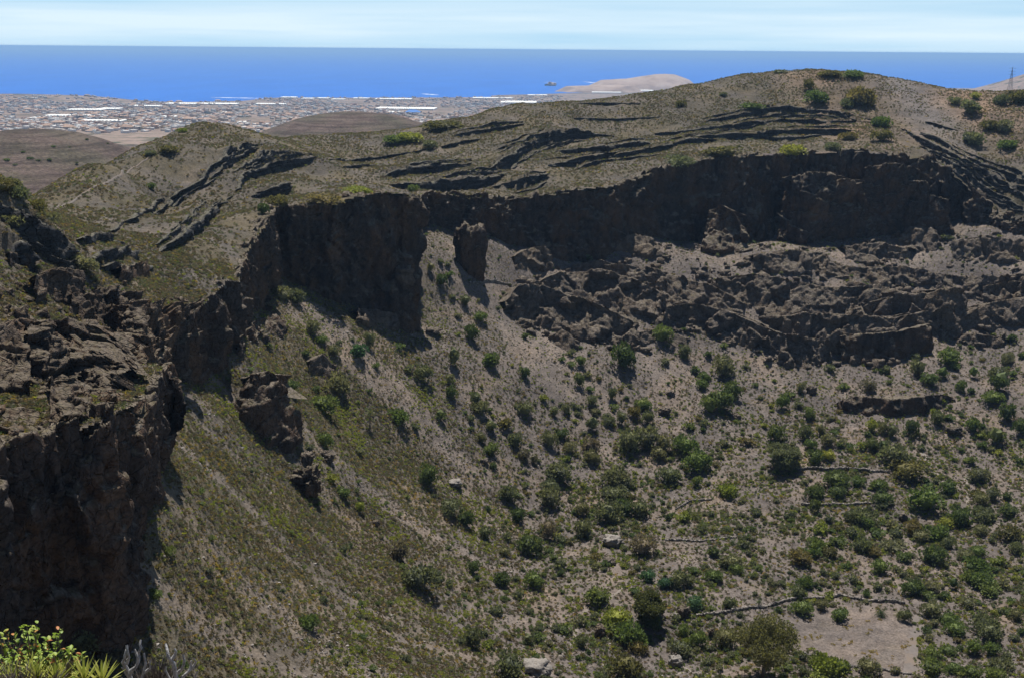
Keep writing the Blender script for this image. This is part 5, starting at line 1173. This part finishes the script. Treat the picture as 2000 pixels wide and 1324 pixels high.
def leaf_blades(base, dirs, L_, W_, r_, droop=.15, cup=.3):     # a tapered leaf of three cross sections
    V, Fc = [], []
    for b, d in zip(base, dirs):
        d = d/np.linalg.norm(d); l = L_*r_.uniform(.75, 1.2); sd = np.cross(d, [0, .2, 1]); sd /= np.linalg.norm(sd)+1e-9; up = np.cross(sd, d); k0 = len(V)
        for t, w in ((0, .35), (.35, 1.0), (.7, .8), (1.0, .06)):
            c = b+d*l*t+np.array([0, 0, -droop*l*t*t]); V += [c-sd*w*W_/2+up*cup*w*W_*.5, c-up*cup*w*W_*.1, c+sd*w*W_/2+up*cup*w*W_*.5]
        for i in range(3):
            for j in range(2): a = k0+i*3+j; Fc.append((a, a+1, a+4, a+3))
    return np.array(V), np.array(Fc)
r_ = np.random.default_rng(77)
# leafy bush with reddening leaves
root = empty('leafy_bush', fg(80, 6.3)); tag(root, 'green leafy bush with reddening leaves in the bottom left corner', 'bush')
stems, pos, dr = [], [], []
outline = [(-75,95),(-60,110),(-40,75),(-20,148),(-5,135),(10,105),(25,120),(45,85),(60,92),(75,60),(85,75),(-80,55),(0,80),(35,60),(60,40),(-50,40),(15,45),(-30,50)]
for (x, h) in outline:
    for j in range(3):
        e = np.array([(x+r_.normal()*9)*MM, r_.uniform(-.14,.14), (h*.82+18+r_.normal()*7)*MM]); b = np.array([x*.45*MM, 0, -.02]); mid = (b+e)/2+np.array([r_.normal()*.02, 0, .02])
        stems.append(tube([b, mid, e], [.006,.005,.003], 5))
        for t in np.linspace(.42, 1.0, 9):
            q = b*(1-t)**2+2*mid*t*(1-t)+e*t*t
            for _ in range(2): pos.append(q+r_.normal(size=3)*.008); dr.append(np.array([r_.normal(), r_.normal(), .5+.5*r_.random()]))
v, f = join(stems); mesh_obj('stem', v, f, M_STEM, parent=root)
pos, dr = np.array(pos), np.array(dr); red = (r_.random(len(pos)) < .16)
v, f = leaf_blades(pos[~red], dr[~red], .038, .026, r_, .2, .35); mesh_obj('leaves', v, f, M_FGLEAF, parent=root)
v, f = leaf_blades(pos[red], dr[red], .034, .022, r_, .25, .35); mesh_obj('reddened_leaves', v, f, M_FGRED, parent=root)
# succulent rosettes of narrow blades on knobbly stems
def rosette(px, top, label, n=34, blade=40, lean=0, d=5.7, heads=1):
    root = empty('succulent_plant', fg(px, d)); tag(root, label, 'succulent', 'succulents in the foreground'); r2 = np.random.default_rng(int(px)+900)
    H = (1352-top)*MM*.8
    for h_ in range(heads):
        ox = (h_-(heads-1)/2)*30*MM; tip = np.array([lean*MM+ox, r2.normal()*.02, H*(1-.16*h_)]); n_ = 7
        pth = [np.array([0, 0, -.03])*(1-t)+tip*t+np.array([.012*math.sin(t*6+h_), 0, 0]) for t in np.linspace(0, 1, n_)]
        v, f = tube(pth, [.012+.0035*math.sin(i*2.4) for i in range(n_)], 8); mesh_obj('stem', v, f, M_STEM, parent=root)
        ds = [];
        for i in range(n): a = i*2.399; el = .25+1.2*(i/n); ds.append((math.cos(a)*math.cos(el), math.sin(a)*math.cos(el), math.sin(el)))
        base = [tip+np.array([0, 0, -.03+.035*i/n]) for i in range(n)]
        v, f = leaf_blades(base, np.array(ds), blade*MM, .0125, r2, .1, .5); mesh_obj('leaf_rosette', v, f, M_BLADE, parent=root)
rosette(2, 1318, 'yellow-green succulent rosettes at the extreme left edge', 36, 44, 0, 5.8, 2)
rosette(34, 1322, 'low yellow-green succulent between the left edge and the grey stem', 30, 40, 0, 5.6, 1)
rosette(62, 1292, 'succulent with a leaning grey stem and a small upright leaf tuft', 14, 38, 2, 5.9, 1)
rosette(92, 1324, 'dense yellow-green succulent in front of the leafy bush', 40, 44, 0, 5.5, 2)
rosette(120, 1322, 'spiky succulent just left of the bare knobbly stump', 32, 40, 4, 5.6, 1)
rosette(184, 1318, 'rightmost spiky succulent with long blades, beside the bleached branches', 34, 52, 3, 5.6, 2)
# a bare knobbly stump
root = tag(empty('bare_stem', fg(132, 5.6)), 'bare knobbly grey stem leaning right among the succulents', 'stem')
pth = [np.array([x*MM, 0, z*MM]) for x, z in ((-6,-5),(0,20),(6,38),(8,55),(14,66))]; v, f = tube(pth, [.017,.021,.015,.019,.011], 9); mesh_obj('stem', v, f, M_STEM, parent=root)
# bleached dead branches
def dead(px, label, specs, d, seed):
    root = tag(empty('dead_shrub', fg(px, d)), label, 'dead shrub', 'dead shrubs in the foreground'); r3 = np.random.default_rng(seed)
    for (pts, w) in specs:
        c = [np.array([x*MM, r3.normal()*.012, z*MM]) for x, z in pts]; ex = []
        for a, b in zip(c[:-1], c[1:]): ex += [a, (a+b)/2+r3.normal(size=3)*.005]
        ex.append(c[-1]); n = len(ex); v, f = tube(ex, [w*MM*(1-.55*i/n)*(1+.15*math.sin(i*2.2)) for i in range(n)], 8); mesh_obj('branch', v, f, M_DEAD, parent=root)
dead(262, 'bleached forked dead shrub, left of the two pale dead shrubs', [([(0,0),(-6,34),(-16,62),(-8,80),(-4,96)],4.2),([(-8,60),(-2,74),(-6,98)],3.2),([(-6,34),(8,54),(14,74),(20,92),(18,104)],3.8),([(14,74),(8,90)],2.6),([(0,20),(-14,40),(-18,52)],3.0),([(6,10),(20,38),(26,60),(24,82)],3.0),([(20,38),(34,52),(36,70)],2.4)], 5.8, 1)
dead(348, 'bleached forked dead shrub, right of the two pale dead shrubs', [([(0,0),(-2,40),(-4,62),(-10,80),(-18,96)],4.4),([(-6,70),(2,84),(0,92)],3.0),([(-2,34),(12,52),(18,70),(16,82)],3.4),([(4,20),(22,44),(34,58),(34,72)],3.0),([(22,44),(26,60),(30,66)],2.4),([(-4,10),(-16,36),(-18,54)],2.8),([(10,6),(32,28),(40,46)],2.4)], 5.8, 2)
def twigs(px, w, h, n, label, d, seed):
    r3 = np.random.default_rng(seed); parts = []
    for i in range(n):
        x0, x1 = r3.normal()*w*.22, 0; y0 = r3.normal()*.06; a = r3.normal()*.28; hh = h*r3.uniform(.5, 1.05)
        b = np.array([x0*MM, y0, -.02]); e = b+np.array([math.sin(a)*hh*MM+x0*.5*MM, r3.normal()*.05, math.cos(a)*hh*MM]); parts.append(tube([b, (b+e)/2+r3.normal(size=3)*.008, e], [.0032,.0026,.0013], 4))
    v, f = join(parts); return tag(mesh_obj_at('dry_twig_clump', v, f, M_TWIG, fg(px, d)), label, 'dry bush')
def mesh_obj_at(name, v, f, m, loc): o = mesh_obj(name, v, f, m); o.location = loc; return o
twigs(306, 46, 66, 260, 'dense brown clump of dry twigs between the two dead shrubs', 5.9, 3)
twigs(40, 120, 44, 420, 'matted grey dry twigs under the succulents at the left', 5.4, 4)
twigs(-5, 60, 110, 260, 'grey dry bush at the left edge behind the leafy bush', 6.6, 5)
